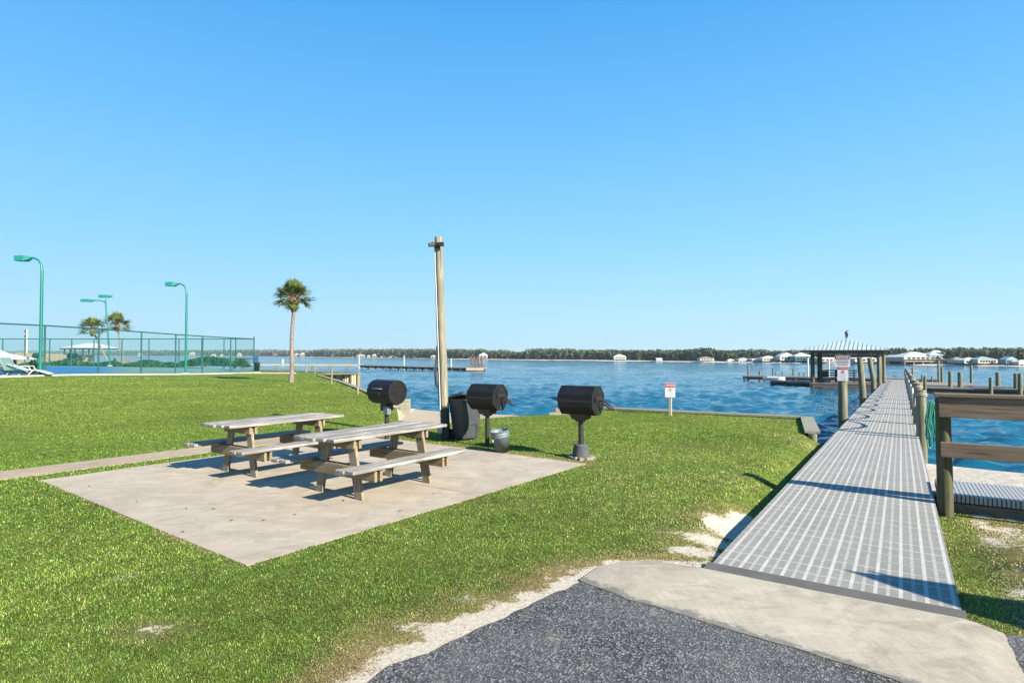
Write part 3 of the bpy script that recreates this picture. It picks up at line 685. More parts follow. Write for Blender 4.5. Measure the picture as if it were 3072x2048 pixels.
# ------------------------------------------------------------------ grills
def frustum_profile(n_, rad_, squash=1.0, rot=0): return [(rad_*math.cos(rot+2*math.pi*k/n_), rad_*squash*math.sin(rot+2*math.pi*k/n_)) for k in range(n_)]
def make_grill(name, label, base, yaw, nseg, L_, rad_, zc, group, post_r=.042, footing=False, lidhandle=False, shelf=True):
    root = thing(name, label, 'grill', base, yaw, group)
    rot = math.pi/nseg; pr = frustum_profile(nseg, rad_/math.cos(rot), 1, rot)
    # profile lives in the local YZ plane, barrel axis along X
    def half(keep, x0, x1, grow=0):
        pts = [(y*(1+grow), z*(1+grow)) for y, z in pr]
        sel = [q for q in pts if (q[1] > .001 if keep > 0 else q[1] < -.001)]
        sel.sort(key=lambda q: q[0]*keep)
        ymax = rad_*1.0*(1+grow)
        poly = [(-keep*ymax, 0)]+sel+[(keep*ymax, 0)]
        cl = [poly[0]]
        for q in poly[1:]:
            if math.hypot(q[0]-cl[-1][0], q[1]-cl[-1][1]) > 1e-4: cl.append(q)
        return cl
    def ext(mb, poly, x0, x1):
        k = len(poly); vs = [(x0, y, zc+z) for y, z in poly]+[(x1, y, zc+z) for y, z in poly]
        fs = [tuple(range(k)), tuple(range(k, 2*k))[::-1]]+[(i, k+i, k+(i+1) % k, (i+1) % k) for i in range(k)]
        mb.add(vs, fs)
    mb = MB(); ext(mb, [(y, z-.004) for y, z in half(-1, 0, 0)], -L_/2, L_/2); body = mb.build('firebox', M['black'], root, .004)
    mb = MB(); ext(mb, half(1, 0, 0, .012), -L_/2-.004, L_/2+.004); lid = mb.build('lid', M['black'], root, .004)
    # seam flange
    MB().box(-L_/2-.008, L_/2+.008, -rad_*1.02, -rad_*1.0+.004, zc-.02, zc+.012).build('flange', M['blackpost'], root)
    if lidhandle:
        mb = MB(); mb.tube([(-.12, -rad_-.0, zc+.07), (-.12, -rad_-.05, zc+.075), (.12, -rad_-.05, zc+.075), (.12, -rad_, zc+.07)], .009, 8); mb.build('lid_handle', M['galv'], root)
        mb = MB(); mb.box(.0, .08, -rad_-.03, -rad_, zc-.05, zc-.02); mb.build('latch', M['blackpost'], root)
    else:
        x_ = L_/2
        mb = MB(); mb.tube([(x_, .02, zc+rad_*.62), (x_+.012, .02, zc+rad_*.62)], .035, 14); mb.build('vent_cover', M['blackpost'], root)
        mb = MB(); mb.bar((x_+.015, -.13, zc+.035), (x_+.015, .10, zc+.035), .03, .035); mb.bar((x_+.01, -.12, zc+.0), (x_+.01, .12, zc+.0), .02, .018)
        mb.build('bracket', M['blackpost'], root)
        mb = MB(); mb.tube([(x_, 0, zc+.02), (x_+.10, .02, zc-.005), (x_+.24, .05, zc-.10), (x_+.26, .05, zc-.14), (x_+.22, .03, zc-.13), (x_+.07, 0, zc-.03)], .017, 8)
        mb.build('crank_handle', M['blackpost'], root)
        mb = MB(); mb.box(x_+.001, x_+.008, -.03, .05, zc-rad_+.005, zc-rad_+.07); mb.build('ash_door', M['rubber'], root)
    if shelf:
        s_ = -1 if not lidhandle else 1
        mb = MB(); mb.add([(s_*L_/2, -.14, zc+.0), (s_*L_/2, .14, zc+.0), (s_*(L_/2+.22), .08, zc+.03), (s_*(L_/2+.22), -.08, zc+.03), (s_*L_/2, -.14, zc-.03), (s_*L_/2, .14, zc-.03), (s_*(L_/2+.22), .08, zc+.015), (s_*(L_/2+.22), -.08, zc+.015)], [(0,1,2,3),(7,6,5,4),(0,3,7,4),(3,2,6,7),(2,1,5,6),(0,4,5,1)])
        if not lidhandle: mb.build('side_shelf', M['blackpost'], root)
    if not lidhandle:
        mb = MB(); zt = zc-rad_+.01
        mb.add([(-.15,-.12,zt),(.15,-.12,zt),(.15,.12,zt),(-.15,.12,zt),(-.12,-.09,zt-.09),(.12,-.09,zt-.09),(.12,.09,zt-.09),(-.12,.09,zt-.09)], [(0,1,2,3),(7,6,5,4),(0,4,5,1),(1,5,6,2),(2,6,7,3),(3,7,4,0)])
        mb.add([(-.09,-.06,zt-.09),(.09,-.06,zt-.09),(.09,.06,zt-.09),(-.09,.06,zt-.09),(-.055,-.05,zt-.13),(.055,-.05,zt-.13),(.055,.05,zt-.13),(-.055,.05,zt-.13)], [(7,6,5,4),(0,4,5,1),(1,5,6,2),(2,6,7,3),(3,7,4,0)])
    else:
        mb = MB(); zt = zc-rad_+.03; mb.box(-.09, .09, -.09, .09, zt-.17, zt)
    mb.build('mount', M['blackpost'], root)
    mb = MB(); mb.tube([(0, 0, -.02), (0, 0, zt-.08)], post_r, 20); mb.build('pedestal', M['blackpost'], root)
    if lidhandle: MB().box(.02, .14, -.11, -.01, zt-.24, zt-.08).build('ash_box', M['galv'], root, .004)
    if footing:
        mb = MB(); mb.lathe([(.0, .03), (.145, .03), (.15, .05), (.118, .21), (.125, .225), (.10, .235), (0, .235)], 24); mb.build('footing', M['conc'], root)
        mb = MB()
        for k in range(9):
            a_ = k*.7+.3; r_ = random.uniform(.12, .2); q = Matrix.Translation((r_*math.cos(a_), r_*math.sin(a_), .015))@Matrix.Rotation(random.uniform(0, 3), 4, 'Z')@Matrix.Rotation(random.uniform(-.2, .2), 4, 'X')
            mb.box(-.07, .07, -.045, .045, -.025, .025, q)
        mb.build('footing_rubble', M['stone'], root, .012)
    return root
GY = R(-35)
g1b, g2b, g3b = WD(1160, 1320, 11.9), W(1462, 1340), W(1743, 1374)
g1b.z = 0
make_grill('barrel_grill', 'round barrel grill farthest left, behind the picnic tables, with a silver lid handle', g1b, GY-R(2), 14, .66, .235, .955, 'black pedestal grills', .045, False, True, True)
make_grill('barrel_grill', 'octagonal black grill between the wheeled bin and the metal pail', g2b, GY, 8, .60, .232, .925, 'black pedestal grills')
make_grill('barrel_grill', 'octagonal black grill standing on a cone footing at the patio corner', g3b, GY+R(2), 8, .62, .232, .955, 'black pedestal grills', .042, True)

# metal pail leaning on the grill post
pb = W(1509, 1356); root = thing('metal_pail', 'leaning galvanised metal pail beside a grill post', 'pail', pb)
T = Matrix.Rotation(R(-9), 4, 'Y')@Matrix.Rotation(R(4), 4, 'X')@Matrix.Translation((0, 0, .02))
mb = MB(); mb.lathe([(0, .01), (.115, .01), (.12, 0), (.15, .26), (.158, .265), (.158, .275), (.152, .28), (.157, .30), (.163, .305), (.163, .315), (.158, .32), (.160, .355), (.168, .36), (.168, .37), (.160, .372), (.152, .36), (.112, .03), (0, .03)], 28, T)
mb.build('pail_body', M['galv'], root)
mb = MB(); mb.tube([T@Vector((-.163, 0, .33)), T@Vector((-.155, .06, .375)), T@Vector((-.08, .13, .40)), T@Vector((0, .155, .41)), T@Vector((.08, .13, .40)), T@Vector((.155, .06, .375)), T@Vector((.163, 0, .33))], .005, 6); mb.build('bail_handle', M['galv'], root)
mb = MB(); mb.tube([T@Vector((-.13, -.09, .24)), T@Vector((-.14, -.10, .22)), T@Vector((-.135, -.098, .20))], .008, 6); mb.build('handle_ear', M['white'], root)

# wheeled bin
def make_bin():
    b = W(1397, 1318); root = thing('wheeled_bin', 'dark grey wheeled bin with its lid ajar behind the pole', 'bin', b, R(40))
    def taper(w0, d0, w1, d1, z0, z1, mb, yo=0):
        vs = [(-w0,-d0,z0),(w0,-d0,z0),(w0,d0,z0),(-w0,d0,z0),(-w1,-d1+yo,z1),(w1,-d1+yo,z1),(w1,d1+yo,z1),(-w1,d1+yo,z1)]
        mb.add(vs, [(0,3,2,1),(4,5,6,7),(0,1,5,4),(1,2,6,5),(2,3,7,6),(3,0,4,7)])
    mb = MB(); taper(.185, .17, .25, .25, .03, .80, mb, .02); mb.build('bin_body', M['can'], root, .03)
    mb = MB(); taper(.262, .265, .262, .265, .78, .82, mb, .02); mb.build('rim', M['can'], root, .01)
    mb = MB(); T_ = Matrix.Translation((0, .30, .82))@Matrix.Rotation(R(-10), 4, 'X')
    mb.box(-.27, .27, -.58, .02, .0, .035, T_); mb.box(-.2, .2, -.52, -.06, .035, .06, T_); mb.build('lid', M['can'], root, .015)
    mb = MB(); mb.tube([(-.2, .33, .82), (.2, .33, .82)], .016, 10); mb.build('push_handle', M['can'], root)
    for s_ in (-1, 1):
        mb = MB(); mb.tube([(s_*.17, .21, .11), (s_*.225, .21, .11)], .105, 20); wl_ = mb.build('wheel', M['rubber'], root)
    mb = MB()
    pts = [(-.12, -.178, .06), (-.135, -.20, .25), (-.10, -.213, .33), (.10, -.213, .33), (.135, -.20, .25), (.12, -.178, .06)]
    mb.tube(pts, .007, 6); mb.build('moulded_ridge', M['can'], root)
    return root
make_bin()

# old pole with flood lights, conduit, cable
root = thing('light_pole', 'leaning wooden light pole with dark painted foot and conduit', 'light pole', W(1337, 1318))
tip = WD(1315, 711, 11.86)-W(1337, 1318)
NP = 14
def on(t_, o_=(0, 0, 0)): return Vector((tip.x*t_, tip.y*t_, tip.z*t_))+Vector(o_)
mb = MB(); mb.tube([on(k/NP, (random.uniform(-.004, .004), 0, 0)) for k in range(2, NP+1)], [.086-.012*k/NP for k in range(2, NP+1)], 20); mb.build('pole_shaft', M['pole'], root)
mb = MB(); mb.tube([on(-.02), on(.0), on(.10), on(.150), on(.166)], [.100, .098, .094, .091, .088], 20); mb.build('painted_foot', M['polebase'], root)
mb = MB(); mb.tube([on(t_, (-.075+.0*t_, -.085+.025*t_, 0)) for t_ in (.07, .2, .4, .6, .8, .955)], .010, 8); mb.build('conduit', M['pvc'], root)
mb = MB(); mb.tube([on(t_, (-.105+.03*t_, -.06, 0)) for t_ in (.17, .26, .4, .6, .8, .93)], .009, 6)
mb.tube([on(.255, (-.10, -.06, 0)), on(.27, (-.14, -.07, 0)), on(.33, (-.15, -.07, 0)), on(.40, (-.12, -.06, 0)), on(.46, (-.11, -.06, 0))], [.012, .028, .022, .016, .009], 8)
mb.build('hanging_cable', M['cable'], root)
MB().box(-.05, .05, -.03, .03, -.06, .06, Matrix.Translation(on(.052, (-.095, -.11, 0)))).build('junction_box', M['boxg'], root, .005)
MB().box(-.055, .055, -.035, .035, -.055, .055, Matrix.Translation(on(.955, (-.03, -.10, 0)))).build('light_mount', M['rubber'], root, .01)
for s_, (dx_, dy_, rz_) in enumerate(((-.13, -.13, R(15)), (.06, -.17, R(-12)))):
    T_ = Matrix.Translation(on(.957, (dx_, dy_, 0)))@Matrix.Rotation(rz_, 4, 'Z')@Matrix.Rotation(R(-12 if s_ == 0 else 4), 4, 'Y')
    mb = MB(); mb.add([(-.06,-.03,-.035),(.06,-.03,-.045),(.06,.05,-.045),(-.06,.05,-.035),(-.06,-.03,.03),(.06,-.03,.045),(.06,.05,.045),(-.06,.05,.03)], [(0,3,2,1),(4,5,6,7),(0,1,5,4),(1,2,6,5),(2,3,7,6),(3,0,4,7)], T_)
    mb.build('flood_light', M['boxg'] if 0 else M['blackpost'], root, .012)

# ------------------------------------------------------------------ walkway
def uvquad(me, uvs):
    ul = me.uv_layers.new(name='uv')
    for i, q in enumerate(uvs): ul.data[i].uv = q
wroot = thing('walkway', 'long grey grated walkway running out over the water', 'walkway', (0, 0, 0))
TE = 63.0
def deck_panel(t0, t1):
    P = [walk(t0, .0), walk(t0, WW), walk(t1, WW), walk(t1, 0)]; dz = Vector((0, 0, -.045)); vs = [tuple(q+Vector((0, 0, .02))) for q in P]+[tuple(q+dz) for q in P]
    me = bpy.data.meshes.new('grating_panel'); fs = [(0,1,2,3),(4,7,6,5),(0,4,5,1),(1,5,6,2),(2,6,7,3),(3,7,4,0)]
    me.from_pydata(vs, [], fs); me.update()
    uv = {0: (0, t0), 1: (WW, t0), 2: (WW, t1), 3: (0, t1), 4: (0, t0), 5: (WW, t0), 6: (WW, t1), 7: (0, t1)}
    uvquad(me, [uv[i] for f_ in fs for i in f_]); me.materials.append(M['grate'])
    o = bpy.data.objects.new('grating_panel', me); COL.objects.link(o); o.parent = wroot; return o
tt_ = .13; edges = [.13]
while tt_ < TE: tt_ = min(TE, tt_+2.44*2); edges.append(tt_)
for a_, b_ in zip(edges[:-1], edges[1:]): deck_panel(a_+.004, b_-.004)
mb = MB(); P = [walk(-.03, -.03, .0), walk(-.03, WW+.02, .0), walk(.13, WW+.02, .018), walk(.13, -.03, .018)]
mb.add([tuple(q+Vector((0, 0, .012))) for q in P]+[tuple(q+Vector((0, 0, -.04))) for q in P], [(0,1,2,3),(4,7,6,5),(0,4,5,1),(1,5,6,2),(2,6,7,3),(3,7,4,0)])
mb.build('edge_plate', plain('grey_edge_plate', (.15,.145,.14), .85, 0, .12, 4, .2, .15), wroot)
for o_ in (.03, WW-.03):
    mb = MB(); mb.bar(walk(.0, o_, -.145), walk(TE, o_, -.145), .045, .19); mb.build('stringer', M['darkwood'], wroot)
for o_ in (.5, 1.1):
    mb = MB(); mb.bar(walk(.2, o_, -.145), walk(TE, o_, -.145), .045, .18); mb.build('stringer', M['darkwood'], wroot)
# branch ramp on the right
P0, P1, P2_, P3 = walk(4.1, WW+.05, .04), walk(4.1, WW+9, .04), walk(5.15, WW+9, .04), walk(5.15, WW+.05, .04)
me = bpy.data.meshes.new('slotted_panel'); fs = [(0,1,2,3),(4,7,6,5),(0,4,5,1),(1,5,6,2),(2,6,7,3),(3,7,4,0)]
me.from_pydata([tuple(q+Vector((0, 0, .03))) for q in (P0, P1, P2_, P3)]+[tuple(q+Vector((0, 0, -.055))) for q in (P0, P1, P2_, P3)], [], fs); me.update()
uv = {0: (0, 0), 1: (9, 0), 2: (9, 1.02), 3: (0, 1.02), 4: (0, 0), 5: (9, 0), 6: (9, 1.0), 7: (0, 1.0)}
uvquad(me, [uv[i] for f_ in fs for i in f_]); me.materials.append(M['grate2'])
broot = thing('side_walkway', 'low grey slotted side walkway between the grass and the beach', 'walkway', (0, 0, 0))
o = bpy.data.objects.new('slotted_panel', me); COL.objects.link(o); o.parent = broot
mb = MB(); mb.bar(walk(4.13, WW+.16, -.09), walk(4.13, WW+9, -.09), .04, .12); mb.build('edge_board', M['rail'], broot)

# pilings with the rope
pile_t = [11.2, 14.3, 17.3, 20.3, 23.3, 26.4, 29.5]+[29.5+3.05*k for k in range(1, 11)]
pl0 = None; tops = []
names = ['first', 'second', 'third', 'fourth', 'fifth', 'sixth', 'seventh', 'eighth', 'ninth', 'tenth', 'eleventh', 'twelfth', 'thirteenth', 'fourteenth', 'fifteenth', 'sixteenth', 'seventeenth']
for k, t_ in enumerate(pile_t):
    b = walk(t_, WW+.05); zt = b.z+1.08+(.03 if k % 3 else -.03); rd = .10+.008*(k % 2)
    if k == 0: b.z = -.5; zb = -.35-0
    mb = MB(); mb.tube([(0, 0, WATER-1.2), (0, 0, .3), (random.uniform(-.01, .01), 0, zt)], [rd*1.08, rd, rd*.96], 14)
    o = mb.build('dock_piling', M['piling']); o.location = (b.x, b.y, 0)
    tag(o, ['round wooden piling on the right edge of the walkway, nearest the green hose', 'wooden rope piling, %s along the right edge of the walkway' % names[k]][k > 0], 'piling', 'rope pilings along the walkway')
    tops.append(Vector((b.x, b.y, zt-.10)))
mb = MB()
for k in range(len(tops)-1):
    a_, b_ = tops[k]-WN*.12, tops[k+1]-WN*.12; pts = []
    for j in range(13):
        s_ = j/12; q = a_.lerp(b_, s_); q.z -= .38*4*s_*(1-s_); pts.append(q)
    mb.tube(pts, .032, 6)
for q in tops:
    for dz in (-.02, .015):
        mb.tube([q+Vector((.108*math.cos(j*math.pi/6), .108*math.sin(j*math.pi/6), dz+.008*math.sin(j))) for j in range(13)], .013, 6)
tag(mb.build('rope', M['rope']), 'white rope sagging from piling to piling along the walkway', 'rope')

# green hose and rope bundle
hb = walk(10.7, WW+.22); mb = MB(); zt = .83
for k in range(20):
    a_ = random.uniform(-.10, .10); c_ = random.uniform(-.05, .05); d_ = random.uniform(.55, 1.02); wv = random.uniform(0, 6)
    mb.tube([hb+WN*(a_*.5+.05*0)+WDIR*c_+Vector((0, 0, zt-abs(a_)*.3)), hb+WN*(a_+.01*math.sin(wv))+WDIR*c_+Vector((0, 0, zt-d_*.35)), hb+WN*(a_*1.15+.02*math.sin(wv+2))+WDIR*c_+Vector((0, 0, zt-d_*.7)), hb+WN*(a_+.02)+WDIR*c_+Vector((0, 0, zt-d_*.97)), hb+WN*(a_*.4)+WDIR*c_+Vector((0, 0, zt-d_))], .013, 6)
tag(mb.build('hose', M['hose']), 'bundle of green hose hanging from the first rope piling', 'hose')

# pilings on the left of the walkway with signs
def piling(u_, vt, vb, wpx, label, group=None, Y=None, name='dock_piling', lean=0, zb=WATER):
    if Y is None: Y = (CAM_H-WATER)*FPX/(vb-HOR)
    b = WD(u_, vb, Y); t_ = WD(u_, vt, Y); rd = wpx/FPX*Y/2
    mb = MB(); mb.tube([(0, 0, WATER-1.0), (0, 0, b.z if b.z > WATER else 0), (lean, 0, t_.z)], [rd*1.06, rd*1.04, rd*.95], 12)
    o = mb.build(name, M['piling']); o.location = (b.x, b.y, 0); return tag(o, label, 'piling', group)
sb = walk(15.4, -.17)
mb = MB(); mb.tube([(0, 0, WATER-1), (0, 0, 0), (0, 0, 1.68)], [.135, .128, .118], 16); o = mb.build('sign_post', M['piling']); o.location = (sb.x, sb.y, 0)
tag(o, 'round post beside the walkway carrying two signs', 'post')
def text_mesh(name, body, size, mt, parent, Mx, ext=.0015):
    cu = bpy.data.curves.new(name, 'FONT'); cu.body = body; cu.size = size; cu.align_x = 'CENTER'; cu.align_y = 'CENTER'; cu.extrude = ext; cu.offset = size*.02
    tmp = bpy.data.objects.new(name, cu); COL.objects.link(tmp); bpy.context.view_layer.update()
    me = bpy.data.meshes.new_from_object(tmp.evaluated_get(bpy.context.evaluated_depsgraph_get()))
    bpy.data.objects.remove(tmp); o = bpy.data.objects.new(name, me); COL.objects.link(o); me.materials.clear(); me.materials.append(mt)
    o.parent = parent; o.matrix_local = Mx; return o
def sign(name, label, loc, yaw, sw, sh, band, kind, bandmat):
    root = thing(name, label, 'sign', loc, yaw)     # faces local -Y
    MB().box(-sw/2, sw/2, -.004, .004, -sh/2, sh/2).build('sign_panel', M['signwhite'], root, .0015)
    MB().box(-sw/2+.008, sw/2-.008, -.0075, -.0045, sh/2-band, sh/2-.008).build('header_band', bandmat, root)
    S = Matrix.Rotation(R(90), 4, 'X')
    if kind == 'notice':
        text_mesh('lettering', 'NOTICE', band*.82, M['signwhite'], root, Matrix.Translation((0, -.009, sh/2-band/2-.004))@S)
        mb = MB(); zz = sh/2-band-.035
        while zz > -sh/2+.02:
            ww = sw*random.uniform(.62, .86)/2; mb.box(-ww, ww, -.0065, -.0045, zz-.011, zz+.011); zz -= .045
        mb.build('text_lines', M['signgrey'], root)
    else:
        text_mesh('lettering', 'NOTICE', band*.55, M['signwhite'], root, Matrix.Translation((0, -.009, sh/2-band/2-.004))@S)
        mb = MB(); cz = sh/2-band-.065
        ring = [(.036*math.cos(a_*math.pi/12), -.006, cz+.036*math.sin(a_*math.pi/12)) for a_ in range(25)]
        mb.tube(ring, .0045, 6); mb.bar((-.025, -.006, cz+.025), (.025, -.006, cz-.025), .006, .008); mb.build('prohibition_symbol', M['signgrey'], root)
        mb = MB(); zz = cz-.065
        while zz > -sh/2+.025: mb.box(-sw*.34, sw*.34*random.uniform(.6, 1), -.0055, -.0045, zz-.0035, zz+.0035); zz -= .024
        mb.build('text_lines', plain('pale_lettering', (.45,.47,.5), .6), root)
    return root
yaws = math.atan2(-sb.x, sb.y)*.9
dsg = Vector((sb.x, sb.y, 0)).normalized()*-.135
def hgt(v_, Y_): return WD(1536, v_, Y_).z
Ys = sb.y
sign('notice_sign', 'wide white sign with maroon NOTICE header at the top of the walkway post', Vector((sb.x, sb.y, hgt(1083, Ys)))+dsg, yaws, .40, .335, .105, 'notice', M['maroon'])
sign('prohibition_sign', 'tall white sign with red header under the NOTICE sign', Vector((sb.x+.01, sb.y, hgt(1120, Ys)))+dsg*.99, yaws, .28, .43, .10, 'no', M['signred'])
b = walk(27.0, -.2); mb = MB(); mb.tube([(0, 0, WATER-1), (0, 0, 0), (-.12, 0, CAM_H-.12)], [.15, .14, .125], 14); o = mb.build('dock_piling', M['piling']); o.location = (b.x, b.y, 0)
tag(o, 'tall free-standing piling left of the walkway, between the sign post and the pavilion', 'piling')
b = walk(40.5, -.22); mb = MB(); mb.tube([(0, 0, WATER-1), (0, 0, 0), (-.25, 0, CAM_H-.2)], [.17, .16, .145], 14); o = mb.build('dock_piling', M['piling']); o.location = (b.x, b.y, 0)
tag(o, 'slanting piling close to the right front post of the pavilion', 'piling')

# small sign on the lawn by the seawall
b = W(2010, 1246); root = sign('lawn_sign', 'small white sign with red header on a thin stake by the seawall', b+Vector((0, -.03, hgt(1170, b.y))), R(-14), .275, .39, .12, 'no', M['signred'])
MB().box(-.045, .015, .006, .05, -hgt(1170, b.y)-.1, .12).build('stake', M['tleg'], root, .004)
mb = MB(); mb.tube([(.032, .03, -hgt(1170, b.y)-.1), (.032, .03, .1)], .013, 8); mb.build('white_stake', M['pvc'], root)

# ------------------------------------------------------------------ fence on the right
fr = thing('rail_fence', 'two-rail brown timber fence starting beside the walkway', 'fence', (0, 0, 0))
fp = W(2836, 1535, -.12); fp.z = 0
def fpt(s_, z_, o_=0): q = fp+WN*s_+WDIR*o_; return Vector((q.x, q.y, z_))
mb = MB(); mb.tube([fpt(0, -.4), fpt(0, .3), fpt(-.01, 1.2)], [.082, .078, .074], 18); mb.build('post', M['post'], fr)
mb = MB(); mb.tube([fpt(2.4, -.4), fpt(2.4, 1.2)], .076, 14); mb.build('post', M['post'], fr)
Mr = Matrix.Rotation(0, 4, 'X')
def railo(s0, s1, z0, z1, o0, o1, name, mt):
    mb = MB(); T_ = Matrix((WN, WDIR, Vector((0, 0, 1)))).transposed().to_4x4(); T_.translation = fp
    mb.box(s0, s1, o0, o1, z0, z1); o = mb.build(name, mt, fr, .004); o.matrix_local = T_; return o
railo(-.05, 4.9, .985, 1.215, -.125, -.085, 'rail', M['rail'])
railo(-.04, 4.9, .53, .70, -.122, -.084, 'rail', M['rail'])
railo(-.09, 4.9, 1.218, 1.255, -.15, .09, 'cap_rail', M['rail'])

# unseen guessed parasol, added and flared to cast the wedge shadow on the walkway
ub = thing('shadow_caster_parasol', 'unseen blue parasol shape added to cast the shadow on the walkway start', 'parasol', (5.56, 1.88, 0))
mb = MB(); mb.lathe([(.02, 2.22), (.15, 2.03), (.28, 1.78), (.36, 1.55), (.38, 1.3), (.36, 1.0), (.30, .9), (.06, .9)], 12, None, False); mb.build('canopy', M['shadow_caster'], ub)
mb = MB(); mb.tube([(0, 0, 0), (0, 0, 2.25)], .022, 10); mb.tube([(.09, .05, 1.9), (.10, .06, 2.2)], .014, 6); mb.build('pole', M['white'], ub)
mb = MB(); mb.lathe([(0, 0), (.28, 0), (.28, .06), (.06, .1), (0, .1)], 20); mb.build('base', M['conc'], ub)

# ------------------------------------------------------------------ seawalls
def cap(name, pts, label, wd=.30, z=.05, drop=1.5, off=.12):
    root = thing(name, label, 'seawall', (0, 0, 0)); mb = MB(); mw = MB(); mp = MB()
    for a_, b_ in zip(pts[:-1], pts[1:]):
        a_ = Vector((a_[0], a_[1], z)); b_ = Vector((b_[0], b_[1], z)); L_ = (b_-a_).length; k = max(1, round(L_/2.6))
        for i in range(k): mb.bar(a_.lerp(b_, i/k+.003), a_.lerp(b_, (i+1)/k-.003), wd, .05)
        d_ = (b_-a_).normalized(); n_ = Vector((d_.y, -d_.x, 0))*0
        mw.bar(a_-Vector((0, 0, .03+drop/2))+n_, b_-Vector((0, 0, .03+drop/2))+n_, .06, drop)
        for i in range(k+1):
            q = a_.lerp(b_, i/k); MB().tube([q-Vector((0, 0, 1.6)), q-Vector((0, 0, .03))], .09, 8).build('support_post', M['piling'], root)
    mb.build('cap_board', M['bulk'], root); mw.build('sheet_wall', M['palewood'], root)
    return root
cr = walk(9.3, -.3)
cap('seawall', SEA_R+[(cr.x, cr.y)], 'low timber seawall edging the lawn from the sandy ramp to the walkway')
cap('seawall', SEA_L, 'timber seawall running along the far left lawn to the sandy ramp', .3)
cap('seawall', JET[:2], 'far timber seawall edge behind the left lawn', .25)
# jetty of pale ribbed sheets
root = thing('jetty_wall', 'pale ribbed sheet wall jutting into the water beyond the lawn', 'seawall', (0, 0, 0))
M['rib'] = plain('pale_yellow_sheet', (.95,.84,.58), .7, 0, .1, 3); a_, b_ = W(985, 1122, .0), W(1078, 1122, 0); mb = MB(); nn = 26
for i in range(nn):
    q0, q1 = a_.lerp(b_, i/nn), a_.lerp(b_, (i+1)/nn); dd = .10 if i % 2 else 0
    q0 = q0+Vector((0, dd, 0)); q1 = q1+Vector((0, dd, 0)); mb.bar(q0-Vector((0, 0, .6)), q1-Vector((0, 0, .6)), .06, 1.1)
mb.build('ribbed_sheet', M['rib'], root)
mb = MB(); mb.bar(a_+Vector((-.2, 0, .05)), b_+Vector((.2, 0, .05)), .22, .08); mb.build('cap_board', M['bulk'], root)
for i in (0, .25, .5, .75, 1.0):
    q = a_.lerp(b_, i)+Vector((0, -.2, 0)); mb = MB(); mb.tube([q-Vector((0, 0, 1.6)), q+Vector((0, 0, .02))], .07, 8); mb.build('support_post', M['piling'], root)
# thin posts standing on the far lawn
for (u_, vb, vt, wp, lab) in ((918,1118,1092,4.5,'thin pale stake at the water edge just right of the palm'), (944,1120,1097,3.5,'slim stake between the palm and the pale jetty wall'), (993,1154,1103,5,'leaning pale stake in front of the pale jetty wall'), (1073,1182,1124,6.5,'brown stake at the right end of the pale jetty wall')):
    b = W(u_, vb); t_ = WD(u_+(4 if u_ == 993 else 1), vt, b.y); mb = MB(); mb.tube([(0, 0, -.3), (t_.x-b.x, 0, t_.z)], wp/FPX*b.y/2, 8)
    o = mb.build('stake', M['tleg']); o.location = b; tag(o, lab, 'stake', 'stakes on the far lawn')
for (u_, v_, a_, lab) in ((1205,1222,0, 'short pale timber post stub behind the left grill'), (1222,1222,0, 'greenish timber post stub beside the sandy ramp')):
    b = W(u_, v_); t_ = WD(u_, 1196, b.y); o = MB().box(-.09, .09, -.09, .09, -.6, t_.z).build('post_stub', M['bulk'], None, .01); o.location = (b.x, b.y, 0); tag(o, lab, 'post')
for (u_, v_, dz_, lab) in ((1680,1243,0, 'flat pale timber block at the end of the seawall by the ramp'), (1688,1238,.09, 'brown timber block stacked on the pale block by the ramp')):
    b = W(u_, v_); o = MB().box(-.32+dz_, .22, -.12, .12, -.3+dz_*2.5, .05+dz_*.9).build('timber_block', M['bulk'] if dz_ == 0 else M['tbeam'], None, .01); o.location = (b.x, b.y, 0); tag(o, lab, 'block')

# ------------------------------------------------------------------ tennis court, fences, lamps
FA, FB = Vector((-24.4, 55.6, 0)), Vector((-29.7, 37.4, 0))
def fline(s_): q = FA.lerp(FB, s_); q.z = float(gz(q.x, q.y)); return q
def s_at(u_):
    k = (u_-1536)/FPX; return (k*FA.y-FA.x)/((FB.x-FA.x)-k*(FB.y-FA.y))
BX = lambda u_: Vector(((u_-1536)/FPX*70, 70, .34))
near_s = [s_at(u_) for u_ in (762, 692, 608, 527, 424, 296, 134)]+[1.32, 1.62]
root = thing('tennis_fence', 'tall teal chain-link fence around the blue tennis court', 'fence', (0, 0, 0))
def post(mb, q, h_, r_=.045): mb.tube([q-Vector((0, 0, .3)), q+Vector((0, 0, h_))], r_, 8)
for i, s_ in enumerate(near_s):
    mb = MB(); q = fline(s_); post(mb, q, 3.2 if i else 3.42, .055); mb.build('post', M['tealpole'], root)
mb = MB(); mb.tube([fline(s_)+Vector((0, 0, 3.2)) for s_ in near_s], .042, 8); mb.build('top_rail', M['tealpole'], root)
mb = MB()
for a_, b_ in zip(near_s[:-1], near_s[1:]):
    A, B = fline(a_), fline(b_); mb.add([A+Vector((0,0,.05)), B+Vector((0,0,.05)), B+Vector((0,0,3.18)), A+Vector((0,0,3.18))], [(0,1,2,3)])
mb.build('mesh_panel', M['link'], root)
fu = [707, 672, 605, 537, 447, 366, 282, 215, 149, 75, 8, -90]
for u_ in fu:
    mb = MB(); post(mb, BX(u_), 3.23, .06); mb.build('post', M['tealpole'], root)
mb = MB(); mb.tube([BX(fu[0])+Vector((0, 0, 3.25)), BX(fu[-1])+Vector((0, 0, 3.25))], .05, 8); mb.tube([BX(fu[0])+Vector((0, 0, 3.25)), fline(0)+Vector((0, 0, 3.2))], .045, 8); mb.build('top_rail', M['tealpole'], root)
mb = MB(); mb.tube([BX(690)+Vector((1.5, -4, .95)), fline(0)+Vector((0, 0, 1.32))], .04, 8); mb.build('mid_rail', M['tealpole'], root)
